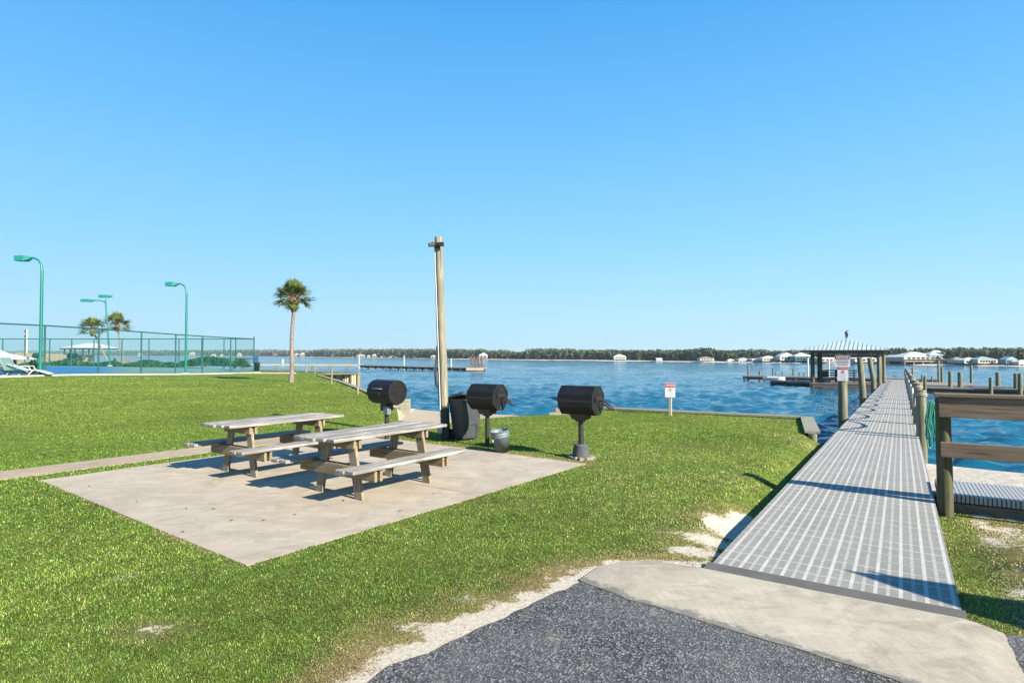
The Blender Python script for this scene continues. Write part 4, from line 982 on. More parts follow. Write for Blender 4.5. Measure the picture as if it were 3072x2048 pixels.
mb = MB(); A, B = BX(fu[0]), BX(fu[-1]); mb.add([A, B, B+Vector((0,0,3.2)), A+Vector((0,0,3.2))], [(0,1,2,3)]); A = fline(0); mb.add([A, BX(fu[0]), BX(fu[0])+Vector((0,0,3.2)), A+Vector((0,0,3.15))], [(0,1,2,3)]); mb.build('mesh_panel', M['link'], root)
MB().box(-.1, .25, -.12, .12, 1.0, 1.55, Matrix.Translation(fline(0)+Vector((.15, 0, 0)))).build('gate_box', plain('blue_gate_box', (.02,.12,.25), .5), root)
# court surface
cpoly = [fline(0).xy, fline(1.75).xy, Vector((-75, 30)), Vector((-75, 69.5)), BX(707).xy-Vector((0, .5))]
cp_ = []
for x_ in np.arange(-74, -24, 1.2):
    for y_ in np.arange(26, 70, 1.2): cp_.append((x_, y_))
cp_ = np.array(cp_); cp_ = cp_[pip(cp_[:, 0], cp_[:, 1], cpoly)]
def inner(X, Y): return sstep(.64, .72, -X/Y)*sstep(2.6, 3.0, segdist(X, Y, [tuple(q) for q in cpoly]+[tuple(cpoly[0])]))
o = cdt_sheet('tennis_court', [tuple(q) for q in cpoly], cp_.tolist(), lambda X, Y: gz(X, Y)+.03, M['court'], {'inner': inner}); tag(o, 'blue and green tennis court surface', kind='structure')
mb = MB()
for a_, b_ in zip(np.linspace(-.02, 1.7, 20)[:-1], np.linspace(-.02, 1.7, 20)[1:]):
    A, B = fline(a_), fline(b_); o_ = Vector((.35, -.12, .02)); mb.bar(A+o_, B+o_, .35, .14)
tag(mb.build('kerb', M['curb']), 'white concrete kerb along the tennis court', kind='structure')
o = MB().box(-2.6, 2.6, -.15, .15, 0, .12, Matrix.Translation(W(800, 1121))).build('timber_log', M['palewood'], None, .02); tag(o, 'pale timber lying on the grass right of the tennis fence', 'timber')
b = W(770, 1113); mb = MB(); mb.lathe([(0, 0), (.25, 0), (.32, .85), (.34, .86), (.34, .92), (0, .94)], 16, Matrix.Translation(b)); tag(mb.build('trash_can', plain('dark_green_can', (.015,.06,.055), .5)), 'dark green trash can at the right end of the tennis fence', 'bin')

def lamp(name, label, b, H, left_len, two=False, lean=0):
    root = thing(name, label, 'court lamp', b, 0, 'teal tennis court lamps')
    mb = MB(); pts = [(0, 0, 0), (lean*.5, 0, H*.5), (lean, 0, H-1.0)]
    if not two: pts += [(lean-.05, 0, H-.55), (lean-.25, 0, H-.25), (lean-.55, 0, H-.12), (lean-.95, 0, H-.12)]
    else: pts += [(lean, 0, H-.45)]
    mb.tube(pts, [.10, .09, .08]+[.06]*(len(pts)-3), 10); mb.build('lamp_post', M['teal'], root)
    if two:
        mb = MB(); mb.tube([(lean, 0, H-1.0), (lean-.25, 0, H-.72), (lean-.8, 0, H-.62), (lean-1.5, 0, H-.62)], .055, 8); mb.build('arm', M['teal'], root)
    def head(x0, x1, zc_, dz_=.0):
        mb = MB(); w0 = .24; vs = []
        for x_, h_ in ((x0, .15), ((x0+x1*2)/3, .17), (x1, .07)):
            vs += [(x_, -w0 if x_ != x1 else -.12, zc_-h_), (x_, w0 if x_ != x1 else .12, zc_-h_), (x_, w0 if x_ != x1 else .12, zc_+h_), (x_, -w0 if x_ != x1 else -.12, zc_+h_)]
        fs = [(0,1,2,3), (11,10,9,8)]
        for i in range(2):
            for k in range(4): fs.append((i*4+k, i*4+(k+1) % 4, (i+1)*4+(k+1) % 4, (i+1)*4+k))
        mb.add(vs, fs); return mb.build('lamp_head', M['teallight'], root, .01)
    if not two: head(lean-.75-left_len, lean-.75, H-.16)
    else: head(lean-1.4-left_len, lean-1.4, H-.62); head(lean-.75, lean+.75, H-.12)
    MB().box(-.18, .18, -.18, .18, 0, .12).build('foot', M['white'], root, .02)
    return root
lb = fline(s_at(122)); lamp('court_lamp', 'tallest teal lamp post with box head at the near left of the tennis court', lb, (HOR-767)/FPX*lb.y+CAM_H-lb.z, .85)
lb2 = fline(s_at(558)); lamp('court_lamp', 'teal lamp post with box head at the middle of the tennis fence', lb2, (HOR-846)/FPX*lb2.y+CAM_H-lb2.z, .9)
lamp('court_lamp', 'two-headed teal lamp post beside the pair of palms', BX(322)+Vector((0, .5, 0)), 8.5, 1.5, True, -.62)

# hedges: many small leaves
def leafball_mesh(name, n_, gen, size, mt, parent=None):
    co = np.zeros((n_, 4, 3)); tone = np.zeros((n_, 4))
    P = gen(n_)                                   # n x 3 points and n tones
    pts, tn = P; a_ = rng.normal(size=(n_, 3)); a_ /= np.linalg.norm(a_, axis=1)[:, None]
    b_ = rng.normal(size=(n_, 3)); b_ -= (b_*a_).sum(1)[:, None]*a_; b_ /= np.linalg.norm(b_, axis=1)[:, None]
    s_ = size*rng.uniform(.6, 1.4, (n_, 1))
    for k, (i, j) in enumerate(((-1, -.6), (1, -.6), (1, .6), (-1, .6))): co[:, k] = pts+a_*s_*i+b_*s_*j
    tone[:] = np.clip(tn+rng.uniform(-.25, .25, n_), 0, 1)[:, None]
    me = bpy.data.meshes.new(name); me.vertices.add(n_*4); me.vertices.foreach_set('co', co.ravel().astype(np.float32))
    me.loops.add(n_*4); me.loops.foreach_set('vertex_index', np.arange(n_*4, dtype=np.int32)); me.polygons.add(n_)
    me.polygons.foreach_set('loop_start', np.arange(0, n_*4, 4, dtype=np.int32)); me.update(calc_edges=True)
    at = me.attributes.new('tone', 'FLOAT', 'POINT'); at.data.foreach_set('value', tone.ravel().astype(np.float32))
    o = bpy.data.objects.new(name, me); COL.objects.link(o); me.materials.append(mt)
    if parent: o.parent = parent
    return o
def hedge(name, label, x0, x1, y, h, n_, group=None, bumps=3):
    ph = rng.uniform(0, 6)
    def gen(n_):
        t_ = rng.uniform(0, 1, n_); hh = h*(.75+.25*np.sin(t_*bumps*6.28+ph))*np.sin(np.clip(t_*12, 0, 1.57))*np.sin(np.clip((1-t_)*12, 0, 1.57))
        v_ = rng.uniform(0, 1, n_)**.6; yy = y+(rng.uniform(-1, 1, n_))*1.0*np.sqrt(1-v_**2*.8)
        x_ = x0+(x1-x0)*t_; p_ = np.stack([x_, yy, .3+hh*v_], 1); return p_, rng.uniform(0, 1, n_)*.9
    return tag(leafball_mesh(name, n_, gen, .11, M['hedge']), label, 'hedge', group)
hx = lambda u_, Y_: (u_-1536)/FPX*Y_
hedge('hedge', 'dark low hedge behind the left half of the tennis court', hx(60, 73), hx(370, 73), 73, .65, 5000, 'hedges behind the tennis court', 2)
hedge('hedge', 'rounded hedge behind the middle of the tennis court', hx(372, 73), hx(528, 73), 73, .72, 3500, 'hedges behind the tennis court', 1.5)
hedge('hedge', 'taller dark hedge behind the right end of the tennis court', hx(528, 73), hx(745, 73), 73, 1.15, 5000, 'hedges behind the tennis court', 1.2)

# palms
def palm(name, label, b, H, lean, cr, seed, group=None, fr_n=46):
    rg = random.Random(seed); root = thing(name, label, 'palm tree', b, 0, group)
    mb = MB(); pts = []; rs = []
    for k in range(15):
        t_ = k/14; pts.append((lean*(t_**1.3)+.03*math.sin(t_*9), .02*math.sin(t_*7), -.2+(H+.2)*t_)); rs.append((.165 if k < 2 else .128)*(1-.2*t_)*(1+.025*math.sin(k*2.1)))
    mb.tube(pts, rs, 12); mb.build('trunk', M['trunk'], root)
    top = Vector((lean, 0, H))
    mb = MB(); mb.lathe([(.13, -.75), (.20, -.6), (.30, -.25), (.26, .1), (.1, .3)], 12, Matrix.Translation(top))
    for k in range(34):
        a_ = rg.uniform(0, 6.28); z_ = rg.uniform(-.7, .1); d_ = Vector((math.cos(a_), math.sin(a_), .8))
        q = top+Vector((math.cos(a_)*.2, math.sin(a_)*.2, z_)); mb.tube([q, q+d_*rg.uniform(.1, .28)], [.04, .012], 5)
    mb.build('boots', M['boot'], root)
    V = []; F = []; T = []; st = MB()
    for k in range(fr_n):
        a_ = k*2.399+rg.uniform(-.3, .3); el = math.radians(rg.uniform(-24, 84)) if k > 4 else math.radians(78)
        d_ = Vector((math.cos(a_)*math.cos(el), math.sin(a_)*math.cos(el), math.sin(el)))
        L_ = cr*rg.uniform(.45, .62); base = top+Vector((0, 0, .1)); e_ = base+d_*L_+Vector((0, 0, -.1*L_))
        st.tube([base, base+d_*L_*.5+Vector((0, 0, .03)), e_], [.022, .016, .012], 4, False)
        # fan of strips, drooping at the tips
        side = d_.cross(Vector((0, 0, 1)))
        side = side.normalized() if side.length > .1 else Vector((1, 0, 0)); upv = side.cross(d_).normalized()
        side = (side*math.cos(rg.uniform(-.6, .6))+upv*math.sin(rg.uniform(-.6, .6))).normalized(); tn = rg.uniform(.1, .9)
        for j in range(19):
            f_ = math.radians(-105+210*j/18+rg.uniform(-4, 4)); ln = cr*rg.uniform(.40, .56)*(1-.2*abs(f_)/1.9)
            v1 = (d_*math.cos(f_)+side*math.sin(f_)+upv*.12).normalized(); m_ = e_+v1*ln*.55; t2 = e_+v1*ln+Vector((0, 0, -ln*rg.uniform(.05, .34)))
            wv = v1.cross(upv).normalized()*.030*cr/1.3; n0 = len(V)
            V += [e_-wv*.3, e_+wv*.3, m_+wv, m_-wv, t2]; F += [(n0, n0+1, n0+2, n0+3), (n0+3, n0+2, n0+4)]; T += [tn*.8, tn*.8, tn, tn, min(1, tn+.2)]
    me = bpy.data.meshes.new('crown'); me.from_pydata([tuple(q) for q in V], [], F); me.update(); at = me.attributes.new('tone', 'FLOAT', 'POINT'); at.data.foreach_set('value', T)
    o = bpy.data.objects.new('crown', me); COL.objects.link(o); me.materials.append(M['palm']); o.parent = root
    st.build('frond_stalks', M['boot'], root)
    return root
pb_ = W(873, 1146); palm('palm_tree', 'lone tall palm tree on the left lawn', pb_, (HOR-900)/FPX*pb_.y+CAM_H, .12, 1.42, 3, None, 64)
def at75(u_, v_, Y_): q = WD(u_, v_, Y_); return q
for (ub, uc, vc, Y_, cr_, sd, lab) in ((325,277,992,78,2.05,5,'leaning palm left of the two-headed lamp behind the court'), (369,351,978,80,2.1,9,'leaning palm right of the two-headed lamp behind the court')):
    b = at75(ub, 1096, Y_); c_ = at75(uc, vc, Y_); palm('palm_tree', lab, b, c_.z-b.z, c_.x-b.x, cr_, sd, 'pair of palms behind the court', 40)
# low palmetto inside the fence corner
rg = random.Random(4); V = []; F = []; T = []; b = WD(720, 1113, 60); b.z = .1
for k in range(26):
    a_ = rg.uniform(0, 6.28); el = rg.uniform(.4, 1.45); d_ = Vector((math.cos(a_)*math.cos(el), math.sin(a_)*math.cos(el), math.sin(el))); L_ = rg.uniform(.5, 1.0); e_ = b+d_*L_
    side = d_.orthogonal().normalized()
    for j in range(11):
        f_ = math.radians(-70+14*j); v1 = (d_*math.cos(f_)+side*math.sin(f_)).normalized(); wv = v1.orthogonal().normalized()*.03; n0 = len(V); ln = rg.uniform(.4, .7)
        V += [e_-wv, e_+wv, e_+v1*ln]; F.append((n0, n0+1, n0+2)); T += [rg.random()*.5]*3
me = bpy.data.meshes.new('fan_palm_bush'); me.from_pydata([tuple(q) for q in V], [], F); me.update(); at = me.attributes.new('tone', 'FLOAT', 'POINT'); at.data.foreach_set('value', T)
o = bpy.data.objects.new('fan_palm_bush', me); COL.objects.link(o); me.materials.append(M['hedge']); tag(o, 'low spiky fan palm bush behind the tennis fence corner', 'bush')

# privacy fence, picket fence, picnic tables behind the court
def boardfence(name, label, u0, u1, vt0, vt1, vb, Y0, Y1, bw, gap, mt):
    root = thing(name, label, 'fence', (0, 0, 0)); a_, b_ = WD(u0, vb, Y0), WD(u1, vb, Y1); ha, hb_ = WD(u0, vt0, Y0).z, WD(u1, vt1, Y1).z
    L_ = (b_-a_).length; n_ = int(L_/(bw+gap)); mb = MB(); d_ = (b_-a_).normalized()
    for i in range(n_):
        t_ = (i+.5)/n_; q = a_.lerp(b_, t_); h_ = ha+(hb_-ha)*t_+.03*math.sin(i*1.7); mb.bar(Vector((q.x, q.y, -.2)), Vector((q.x, q.y, h_)), bw, .02+.012*(i % 2), up=(d_.y, -d_.x, 0))
    mb.build('boards', mt, root)
    mb = MB(); mb.bar(Vector((a_.x, a_.y+.06, ha-.3)), Vector((b_.x, b_.y+.06, hb_-.3)), .04, .09); mb.build('fence_rail', mt, root); return root
boardfence('privacy_fence', 'weathered vertical board fence behind the tennis court', 45, 183, 1057, 1061, 1094, 84, 84, .14, .012, M['fencewood'])
boardfence('privacy_fence', 'lower board fence behind the two picnic tables past the court', 184, 280, 1063, 1067, 1096, 83, 83, .14, .012, M['fencewood'])
boardfence('picket_fence', 'grey picket fence stepping down to the water past the palms', 338, 496, 1073, 1091, 1098, 82, 82, .10, .05, M['deckwood'])
o = MB().box(-26, 26, -.2, .2, 0, .13, Matrix.Translation(WD(300, 1095, 77))).build('timber_edging', M['palewood']); tag(o, 'long pale timber edging behind the hedge', 'edging')
for (u_, Y_, lab) in ((122, 80, 'small picnic table in front of the board fence, farther left'), (243, 80, 'small picnic table in front of the board fence, near the palms')):
    b = WD(u_, 1092, Y_); root = thing('picnic_table', lab, 'picnic table', b, R(8), 'picnic tables behind the court')
    MB().box(-1.35, 1.35, -.4, .4, .72, .78).build('tabletop', M['deckwood'], root)
    for s_ in (-1, 1):
        MB().box(-1.5, 1.5, s_*.85-.14, s_*.85+.14, .42, .47).build('bench_seat', M['deckwood'], root)
    for s_ in (-1, 1):
        for q in (-1, 1):
            mb = MB(); mb.bar((s_*.9, q*.75, 0), (s_*.9, q*.25, .72), .14, .06); mb.build('leg', M['fencewood'], root)
for (u_, lab) in ((112, 'dark pedestal grill beside the left far picnic table'), (216, 'dark pedestal grill beside the right far picnic table')):
    b = WD(u_, 1092, 79); root = thing('far_grill', lab, 'grill', b, 0, 'grills behind the court'); mb = MB(); mb.tube([(-.5, 0, 1.15), (.5, 0, 1.15)], .34, 8, True, False); mb.build('firebox', M['blackpost'], root)
    mb = MB(); mb.tube([(0, 0, 0), (0, 0, .95)], .08, 8); mb.build('pedestal', M['blackpost'], root)

# far pavilion left
PS_ = .72; b = WD(265, 1066, 96); root = thing('picnic_pavilion', 'open pavilion with pale hipped roof behind the palms', 'pavilion', (b.x, b.y, 0)); root.scale = (.72, 1, 1)
zr = WD(265, 1044, 96).z; zt = WD(265, 1029, 96).z; mb = MB()
mb.add([(-4,-2.5,zr),(3.7,-2.5,zr),(3.7,3.5,zr),(-4,3.5,zr),(-1.0,.5,zt),(1.2,.5,zt)], [(0,1,5,4),(1,2,5),(2,3,4,5),(3,0,4),(3,2,1,0)]); mb.build('roof', M['roofw'], root)
mb = MB(); mb.box(-3.95, 3.65, -2.45, 3.45, zr-.22, zr-.01); mb.build('fascia', M['darkwood'], root)
for x_ in (-3.3, -2.0, -1.0, .8, 2.1, 3.1):
    mb = MB(); mb.tube([(x_, -2.0, -1.5), (x_, -2.0, zr-.1)], .13, 8); mb.build('post', M['darkwood'], root)
# distant white mast with dark bands
b = WD(80, 1062, 130); root = thing('mast', 'tall thin white mast with dark boxes behind the board fence', 'mast', (b.x, b.y, -1)); zt = WD(80, 989, 130).z+1
mb = MB(); mb.tube([(0, 0, 0), (0, 0, zt)], .16, 8); mb.build('pole', M['white'], root)
for f_ in (.97, .84, .70, .6): mb = MB(); mb.box(-.45, -.12, -.15, .15, zt*f_-.45, zt*f_+.25); mb.build('antenna_box', M['darkwood'], root)

# canopy and loungers at the left edge
def lounger(label, b, rz, upright):
    root = thing('pool_lounger', label, 'lounger', b, rz, 'loungers at the court edge')
    mb = MB(); r_ = .028
    for s_ in (-.33, .33):
        mb.tube([(s_, -.05, .05), (s_*1.1, -.38, .03), (s_*1.1, .3, .02), (s_, .55, .32), (s_, .65, .36)], r_, 6)
        mb.tube([(s_, 1.4, .12), (s_, .7, .36), (s_, .15, .36), (s_, -.35 if upright else -.75, 1.15 if upright else .75)], r_, 6)
        mb.tube([(s_*1.15, -.1, .62), (s_*1.15, .35, .60), (s_*1.1, .5, .3)], r_, 6)
    mb.tube([(-.33, 1.4, .12), (.33, 1.4, .12)], r_, 6); mb.build('frame', M['chairw'], root)
    yb, zb_ = (-.35, 1.15) if upright else (-.75, .75)
    mb = MB(); mb.add([(-.32, .15, .37), (.32, .15, .37), (.32, yb, zb_), (-.32, yb, zb_)], [(0,1,2,3)]); mb.add([(-.32, .15, .37), (.32, .15, .37), (.32, .68, .37), (-.32, .68, .37), (-.32, 1.38, .13), (.32, 1.38, .13)], [(0,1,2,3), (3,2,5,4)])
    mb.build('sling', M['sling'], root); return root
for (u_, Y_, rz, upr, lab) in ((26, 36.2, R(6), True, 'upright lounger with pale blue sling at the left edge'), (72, 36.6, R(-70), False, 'reclined pale lounger beside the tallest lamp post'), (-8, 36.4, R(10), True, 'lounger cut off by the left edge of the photo')):
    b = WD(u_, 1120, Y_); b.z = float(gz(b.x, b.y))+.03; lounger(lab, b, rz, upr)
b = WD(2, 1100, 39.5); b.z = .62; root = thing('shade_canopy', 'white fabric canopy over dark seating at the left edge', 'canopy', b)
mb = MB(); mb.add([(-3.2,-1.6,1.05),(1.05,-1.6,.78),(1.15,1.6,.78),(-3.2,1.6,1.05),(-3.0,0,1.75),(-.3,0,1.5),(.6,0,1.15)], [(0,1,6,5,4),(2,3,4,5,6),(1,2,6),(3,0,4)]); mb.build('fabric', M['canvas'], root)
for (x_, y_) in ((.95,-1.4),(.95,1.4),(-3,-1.4),(-3,1.4)):
    mb = MB(); mb.tube([(x_, y_, 0), (x_, y_, .8)], .03, 6); mb.build('pole', M['white'], root)
mb = MB(); mb.box(-2.8, .4, -.6, .8, .25, .5); mb.box(-2.8, .4, .5, .8, .5, .75); tag(mb.build('outdoor_sofa', M['darkwood']), 'dark low sofa under the white canopy', 'sofa').location = b
o = leafball_mesh('shrub', 1600, lambda n_: ((lambda d, r: (np.stack([b.x+1.95+d[:,0]*.32*r, b.y+.3+d[:,1]*.32*r, .42+.45+d[:,2]*.40*r], 1), rng.uniform(0,1,n_)))((lambda q: q/np.linalg.norm(q,axis=1)[:,None])(rng.normal(size=(n_,3))), rng.uniform(.3,1,n_)**.5)), .07, M['hedge']); tag(o, 'round green shrub beside the white canopy', 'shrub')

# ------------------------------------------------------------------ fishing pier with chairs (far left over the water)
root = thing('fishing_pier', 'long low fishing pier crossing the water behind the left lawn', 'pier', (0, 0, 0))
def dockdeck(a_, b_, wd, name='deck', mt='deckwood', par=None, th=.12):
    mb = MB(); k = max(1, int((b_-a_).length/2.5)); d_ = (b_-a_).normalized()
    for i in range(k): mb.bar(a_.lerp(b_, i/k), a_.lerp(b_, (i+1)/k), wd, th)
    return mb.build(name, M[mt], par)
A = Vector((WD(560,1094,122).x, 122, -.35)); B = Vector((WD(1085,1095,118).x, 118, -.35)); C = Vector((WD(1455,1107,103).x, 103, -.62))
dockdeck(A, B, 1.8, mt='palewood', par=root, th=.3); dockdeck(B, C, 1.8, par=root)
mb = MB(); mb.bar(B+Vector((0,-.8,-.3)), C+Vector((0,-.8,-.3)), .1, .4); mb.build('stringer', M['darkwood'], root)
for i in range(10):
    q = A.lerp(B, (i+.3)/10); mb = MB(); mb.bar(q+Vector((-.5,-.9,-.25)), q+Vector((.7,-.9,-.25)), .1, .28); mb.tube([q+Vector((.1,-.8,-.2)), q+Vector((.1,-.8,-1.6))], .17, 6); mb.build('pile', M['piling'], root)
for i in range(15):
    q = B.lerp(C, (i+.4)/15); mb = MB(); mb.tube([q+Vector((0,-.8,-.2)), q+Vector((0,-.8,-1.6))], .17, 6); mb.tube([q+Vector((.9,-.8,-.2)), q+Vector((.9,-.8,-1.6))], .15, 6); mb.build('pile', M['piling'], root)
mb = MB(); mb.box(-2.7, .35, -1.4, 1.4, -.35, .06, Matrix.Translation(C+Vector((-.5, 0, 0)))); mb.build('end_platform', M['palewood'], root)
for (u_, vt_, vb_, lab) in ((1077,1066,1093,'first pale marker piling along the far pier'), (1212,1067,1095,'middle pale marker piling along the far pier'), (1353,1075,1098,'pale marker piling of the far pier nearest the brown chairs')):
    Y_ = 121-(u_-1077)*.045; b = WD(u_, vb_, Y_+1.5); t_ = WD(u_, vt_, Y_+1.5); mb = MB(); mb.tube([(0,0,-1.8), (0,0,t_.z)], [.16,.13], 8); o = mb.build('marker_piling', M['boxg2']); o.location = (b.x, b.y, 0); tag(o, lab, 'piling', 'marker pilings of the far pier')
b = WD(848, 1080, 200); mb = MB(); mb.tube([(0,0,-1.6),(0,0,.2)], .35, 8); o = mb.build('channel_marker', M['white']); o.location = (b.x, b.y, 0); tag(o, 'small white channel marker in the water left of the lone palm', 'marker')
ad = None
for k in range(4):
    b = C+Vector((-2.15+.60*k, -.5, .06))
    if ad is None:
        ad = thing('deck_chair', 'brown slatted chair at the end of the pier, leftmost of four', 'chair', b, R(155), 'chairs on the end of the pier'); ad.scale = (.62, .8, 1.15)
        mb = MB()
        for j in range(5): mb.box(-.33+.135*j, -.33+.135*j+.11, 0, .03, 0, 1.35, Matrix.Translation((0, .32, .4))@Matrix.Rotation(R(-18), 4, 'X'))
        mb.build('backrest', M['palechair'], ad)
        MB().box(-.36, .36, -.35, .35, .40, .45).build('seat', M['brownchair'], ad)
        for s_ in (-1, 1):
            MB().box(s_*.42-.07, s_*.42+.07, -.45, .4, .66, .70).build('armrest', M['brownchair'], ad)
            MB().box(s_*.40-.04, s_*.40+.04, -.4, -.32, 0, .66).build('leg', M['brownchair'], ad)
            MB().box(s_*.40-.04, s_*.40+.04, .3, .38, 0, .66).build('leg', M['brownchair'], ad)
    else:
        c_ = copy_tree(ad); c_.location = b; c_['label'] = ['', 'brown slatted chair at the end of the pier, second from the left', 'brown slatted chair at the end of the pier, third from the left', 'brown slatted chair at the end of the pier, rightmost of four'][k]

# ------------------------------------------------------------------ dock pavilion and docks at the walkway's end
DK = walk(50).z
def L2(t_, s_, z_): q = walk(t_); q = q-WN*s_; return Vector((q.x, q.y, z_))
gr = thing('dock_pavilion', 'hip-roofed boat dock pavilion beside the walkway', 'pavilion', (0, 0, 0))
T_ = Matrix((WN, WDIR, Vector((0, 0, 1)))).transposed().to_4x4(); q0 = walk(50.0); T_.translation = Vector((q0.x, q0.y, 0))
S0, S1, D0, D1 = -4.85, -.15, 0, 4.7
for (x_, y_, nm) in ((S0,D0,1),(S1,D0,1),(S0,D1,1),(S1,D1,1),(S0+.55,D0+.5,0),(S1+.3,D0+.8,0)):
    mb = MB(); mb.tube([(x_, y_, -2.2), (x_, y_, DK+2.42)], .155 if nm else .12, 12); o = mb.build('post', M['piling'] if x_ > -2 else M['post'], gr); o.matrix_local = T_
zr = DK+2.42
mb = MB()
for (a_, b_, c_, d_) in ((S0-.2,S1+.2,D0-.08,D0+.08),(S0-.2,S1+.2,D1-.08,D1+.08)): mb.box(a_, b_, c_, d_, zr-.02, zr+.22)
mb.box(S0-.08, S0+.08, D0+.09, D1-.09, zr-.02, zr+.22); mb.box(S1-.08, S1+.08, D0+.09, D1-.09, zr-.02, zr+.22)
mb.box(S0, S1, 2.2, 2.32, zr-.35, zr-.2)
mb.build('beam', M['rail'], gr).matrix_local = T_
ez = zr+.24; az_ = zr+1.20; cx, cy = (S0+S1)/2, (D0+D1)/2; o_ = .75
mb = MB(); C4 = [(S0-o_, D0-o_), (S1+o_, D0-o_), (S1+o_, D1+o_), (S0-o_, D1+o_)]
mb.add([(*c_, ez) for c_ in C4]+[(cx-.25, cy, az_), (cx+.25, cy, az_)], [(0,1,5,4),(1,2,5),(2,3,4,5),(3,0,4),(3,2,1,0)])
mb.build('roof', M['ribroof'], gr).matrix_local = T_
ro = [c for c in COL.objects if c.parent == gr and c.name.startswith('roof')][0]
mb = MB()                                                # standing seams
for (pa, pb) in ((C4[0], C4[1]), (C4[1], C4[2]), (C4[2], C4[3]), (C4[3], C4[0])):
    n_ = 20
    for i in range(1, n_):
        f_ = i/n_; x0 = pa[0]+(pb[0]-pa[0])*f_; y0 = pa[1]+(pb[1]-pa[1])*f_; k_ = 1-abs(2*f_-1); inn = Vector((cx-(pa[0]+pb[0])/2, cy-(pa[1]+pb[1])/2, 0))
        e_ = Vector((x0, y0, ez))+inn*k_*.985+Vector((0, 0, (az_-ez)*k_*.985)); mb.bar((x0, y0, ez+.01), e_+Vector((0, 0, .012)), .03, .035)
mb.build('standing_seam', plain('dark_roof_seam', (.17,.25,.27), .5), gr).matrix_local = T_
mb = MB()
for (pa, pb) in ((C4[0], C4[1]), (C4[1], C4[2]), (C4[2], C4[3]), (C4[3], C4[0])): mb.bar((*pa, ez-.07), (*pb, ez-.07), .03, .12)
mb.build('fascia', M['darkwood'], gr).matrix_local = T_
def dk(x0, x1, y0, y1, z_=None, nm='deck', th=.1):
    z_ = DK-.03 if z_ is None else z_; mb = MB(); mb.box(x0, x1, y0, y1, z_-th, z_); o = mb.build(nm, M['deckwood'], gr); o.matrix_local = T_
    mb = MB(); mb.box(x0, x1, y0+.02, y0+.10, z_-th-.28, z_-th-.002); o = mb.build('rim_joist', M['rail'], gr); o.matrix_local = T_
dk(S0-.2, -.02, D0-.15, 1.2); dk(S0-.2, -.02, 3.6, 5.0)
mb = MB()
for i in range(4): mb.box(S0+.2, S0+3.1, 1.4, 1.46, DK+.32+.2*i, DK+.41+.2*i)
for x_ in (S0+.3, S0+1.6, S0+2.9): mb.box(x_-.05, x_+.05, 1.3, 1.38, DK-.03, DK+1.05)
mb.build('railing', M['darkwood'], gr).matrix_local = T_
for x_ in (S0+.9, S0+1.9):
    b = T_@Vector((x_, .6, DK-.03)); root = thing('dock_chair', 'small dark chair %s inside the dock pavilion' % ('nearer the left post' if x_ < S0+1.5 else 'nearer the NOTICE signs'), 'chair', b, -AZ+R(20), 'chairs in the dock pavilion')
    MB().box(-.28, .28, -.28, .28, .40, .45).build('seat', M['chairw'], root); MB().box(-.28, .28, .22, .27, .45, .95).build('backrest', M['darkwood'], root)
    for (a_, c_) in ((-.25,-.25),(.25,-.25),(-.25,.25),(.25,.25)): MB().box(a_-.025, a_+.025, c_-.025, c_+.025, 0, .4).build('leg', M['darkwood'], root)
# leaping fish weather vane
fpts = [(-.02,0), (.06,.05), (.10,.16), (.11,.30), (.07,.44), (.0,.54), (.10,.60), (.22,.60), (.10,.64), (-.02,.63), (-.11,.56), (-.16,.44), (-.20,.42), (-.14,.34), (-.13,.20), (-.10,.08), (-.14,-.04), (-.03,.0), (.05,-.10)]
T2 = Matrix.Translation(T_@Vector((cx, cy, az_+.10)))@Matrix.Rotation(-AZ*.6, 4, 'Z')@Matrix.Rotation(R(90), 4, 'X')
mb = MB(); mb.prism([(x_*.95, y_*.95) for x_, y_ in fpts], -.04, .04, T2); mb.tube([T_@Vector((cx, cy, az_-.05)), T_@Vector((cx, cy, az_+.2))], .02, 6); mb.build('fish_weather_vane', M['bird'], gr)

# T-head dock and left arm
hd = thing('head_dock', 'long dock crossing behind the pavilion to the left', 'dock', (0, 0, 0))
def arm(par, t0, s0_, t1, s1_, wd, z_, mt='deckwood', th=.1, joist=True):
    a_, b_ = L2(t0, s0_, z_-th/2), L2(t1, s1_, z_-th/2); mb = MB(); mb.bar(a_, b_, wd, th); mb.build('deck', M[mt], par)
    if joist:
        d_ = (b_-a_).normalized(); n_ = Vector((-d_.y, d_.x, 0))
        n_ = n_ if n_.y < 0 else -n_
        mb = MB(); mb.bar(a_+n_*(wd/2-.08)-Vector((0,0,.22)), b_+n_*(wd/2-.08)-Vector((0,0,.22)), .06, .3); mb.build('stringer', M['darkwood'], par)
arm(hd, 64, -WW-2.5, 64, 13.2, 1.7, walk(64).z+.16)
arm(hd, 55.5, .0, 55.5, 9.0, 1.2, walk(55.5).z-.1)
for s_ in (2, 5, 8, 11, 13):
    q = L2(63.3, s_, 0); mb = MB(); mb.tube([(q.x,q.y,-2.2),(q.x,q.y,walk(64).z-.1)], .15, 8); mb.build('pile', M['piling'], hd)
for s_ in (8.9, 8.3, 7.7, 6.4):
    q = L2(55.0, s_, 0); mb = MB(); mb.tube([(q.x,q.y,-2.2),(q.x,q.y,walk(55).z-.2)], .13, 8); mb.build('pile', M['post'], hd)
b = L2(60.5, 9.6, -.95); root = thing('skiff', 'small white skiff moored left of the pavilion', 'boat', b, -AZ+R(5)); root.scale = (.7, .8, .7)
mb = MB(); secs = [(-1.5,.55,.45),(-.5,.62,.45),(.6,.55,.48),(1.5,.12,.6)]; vs = []
for x_, w_, h_ in secs: vs += [(x_,-w_,h_),(x_,-w_*.6,0),(x_,w_*.6,0),(x_,w_,h_)]
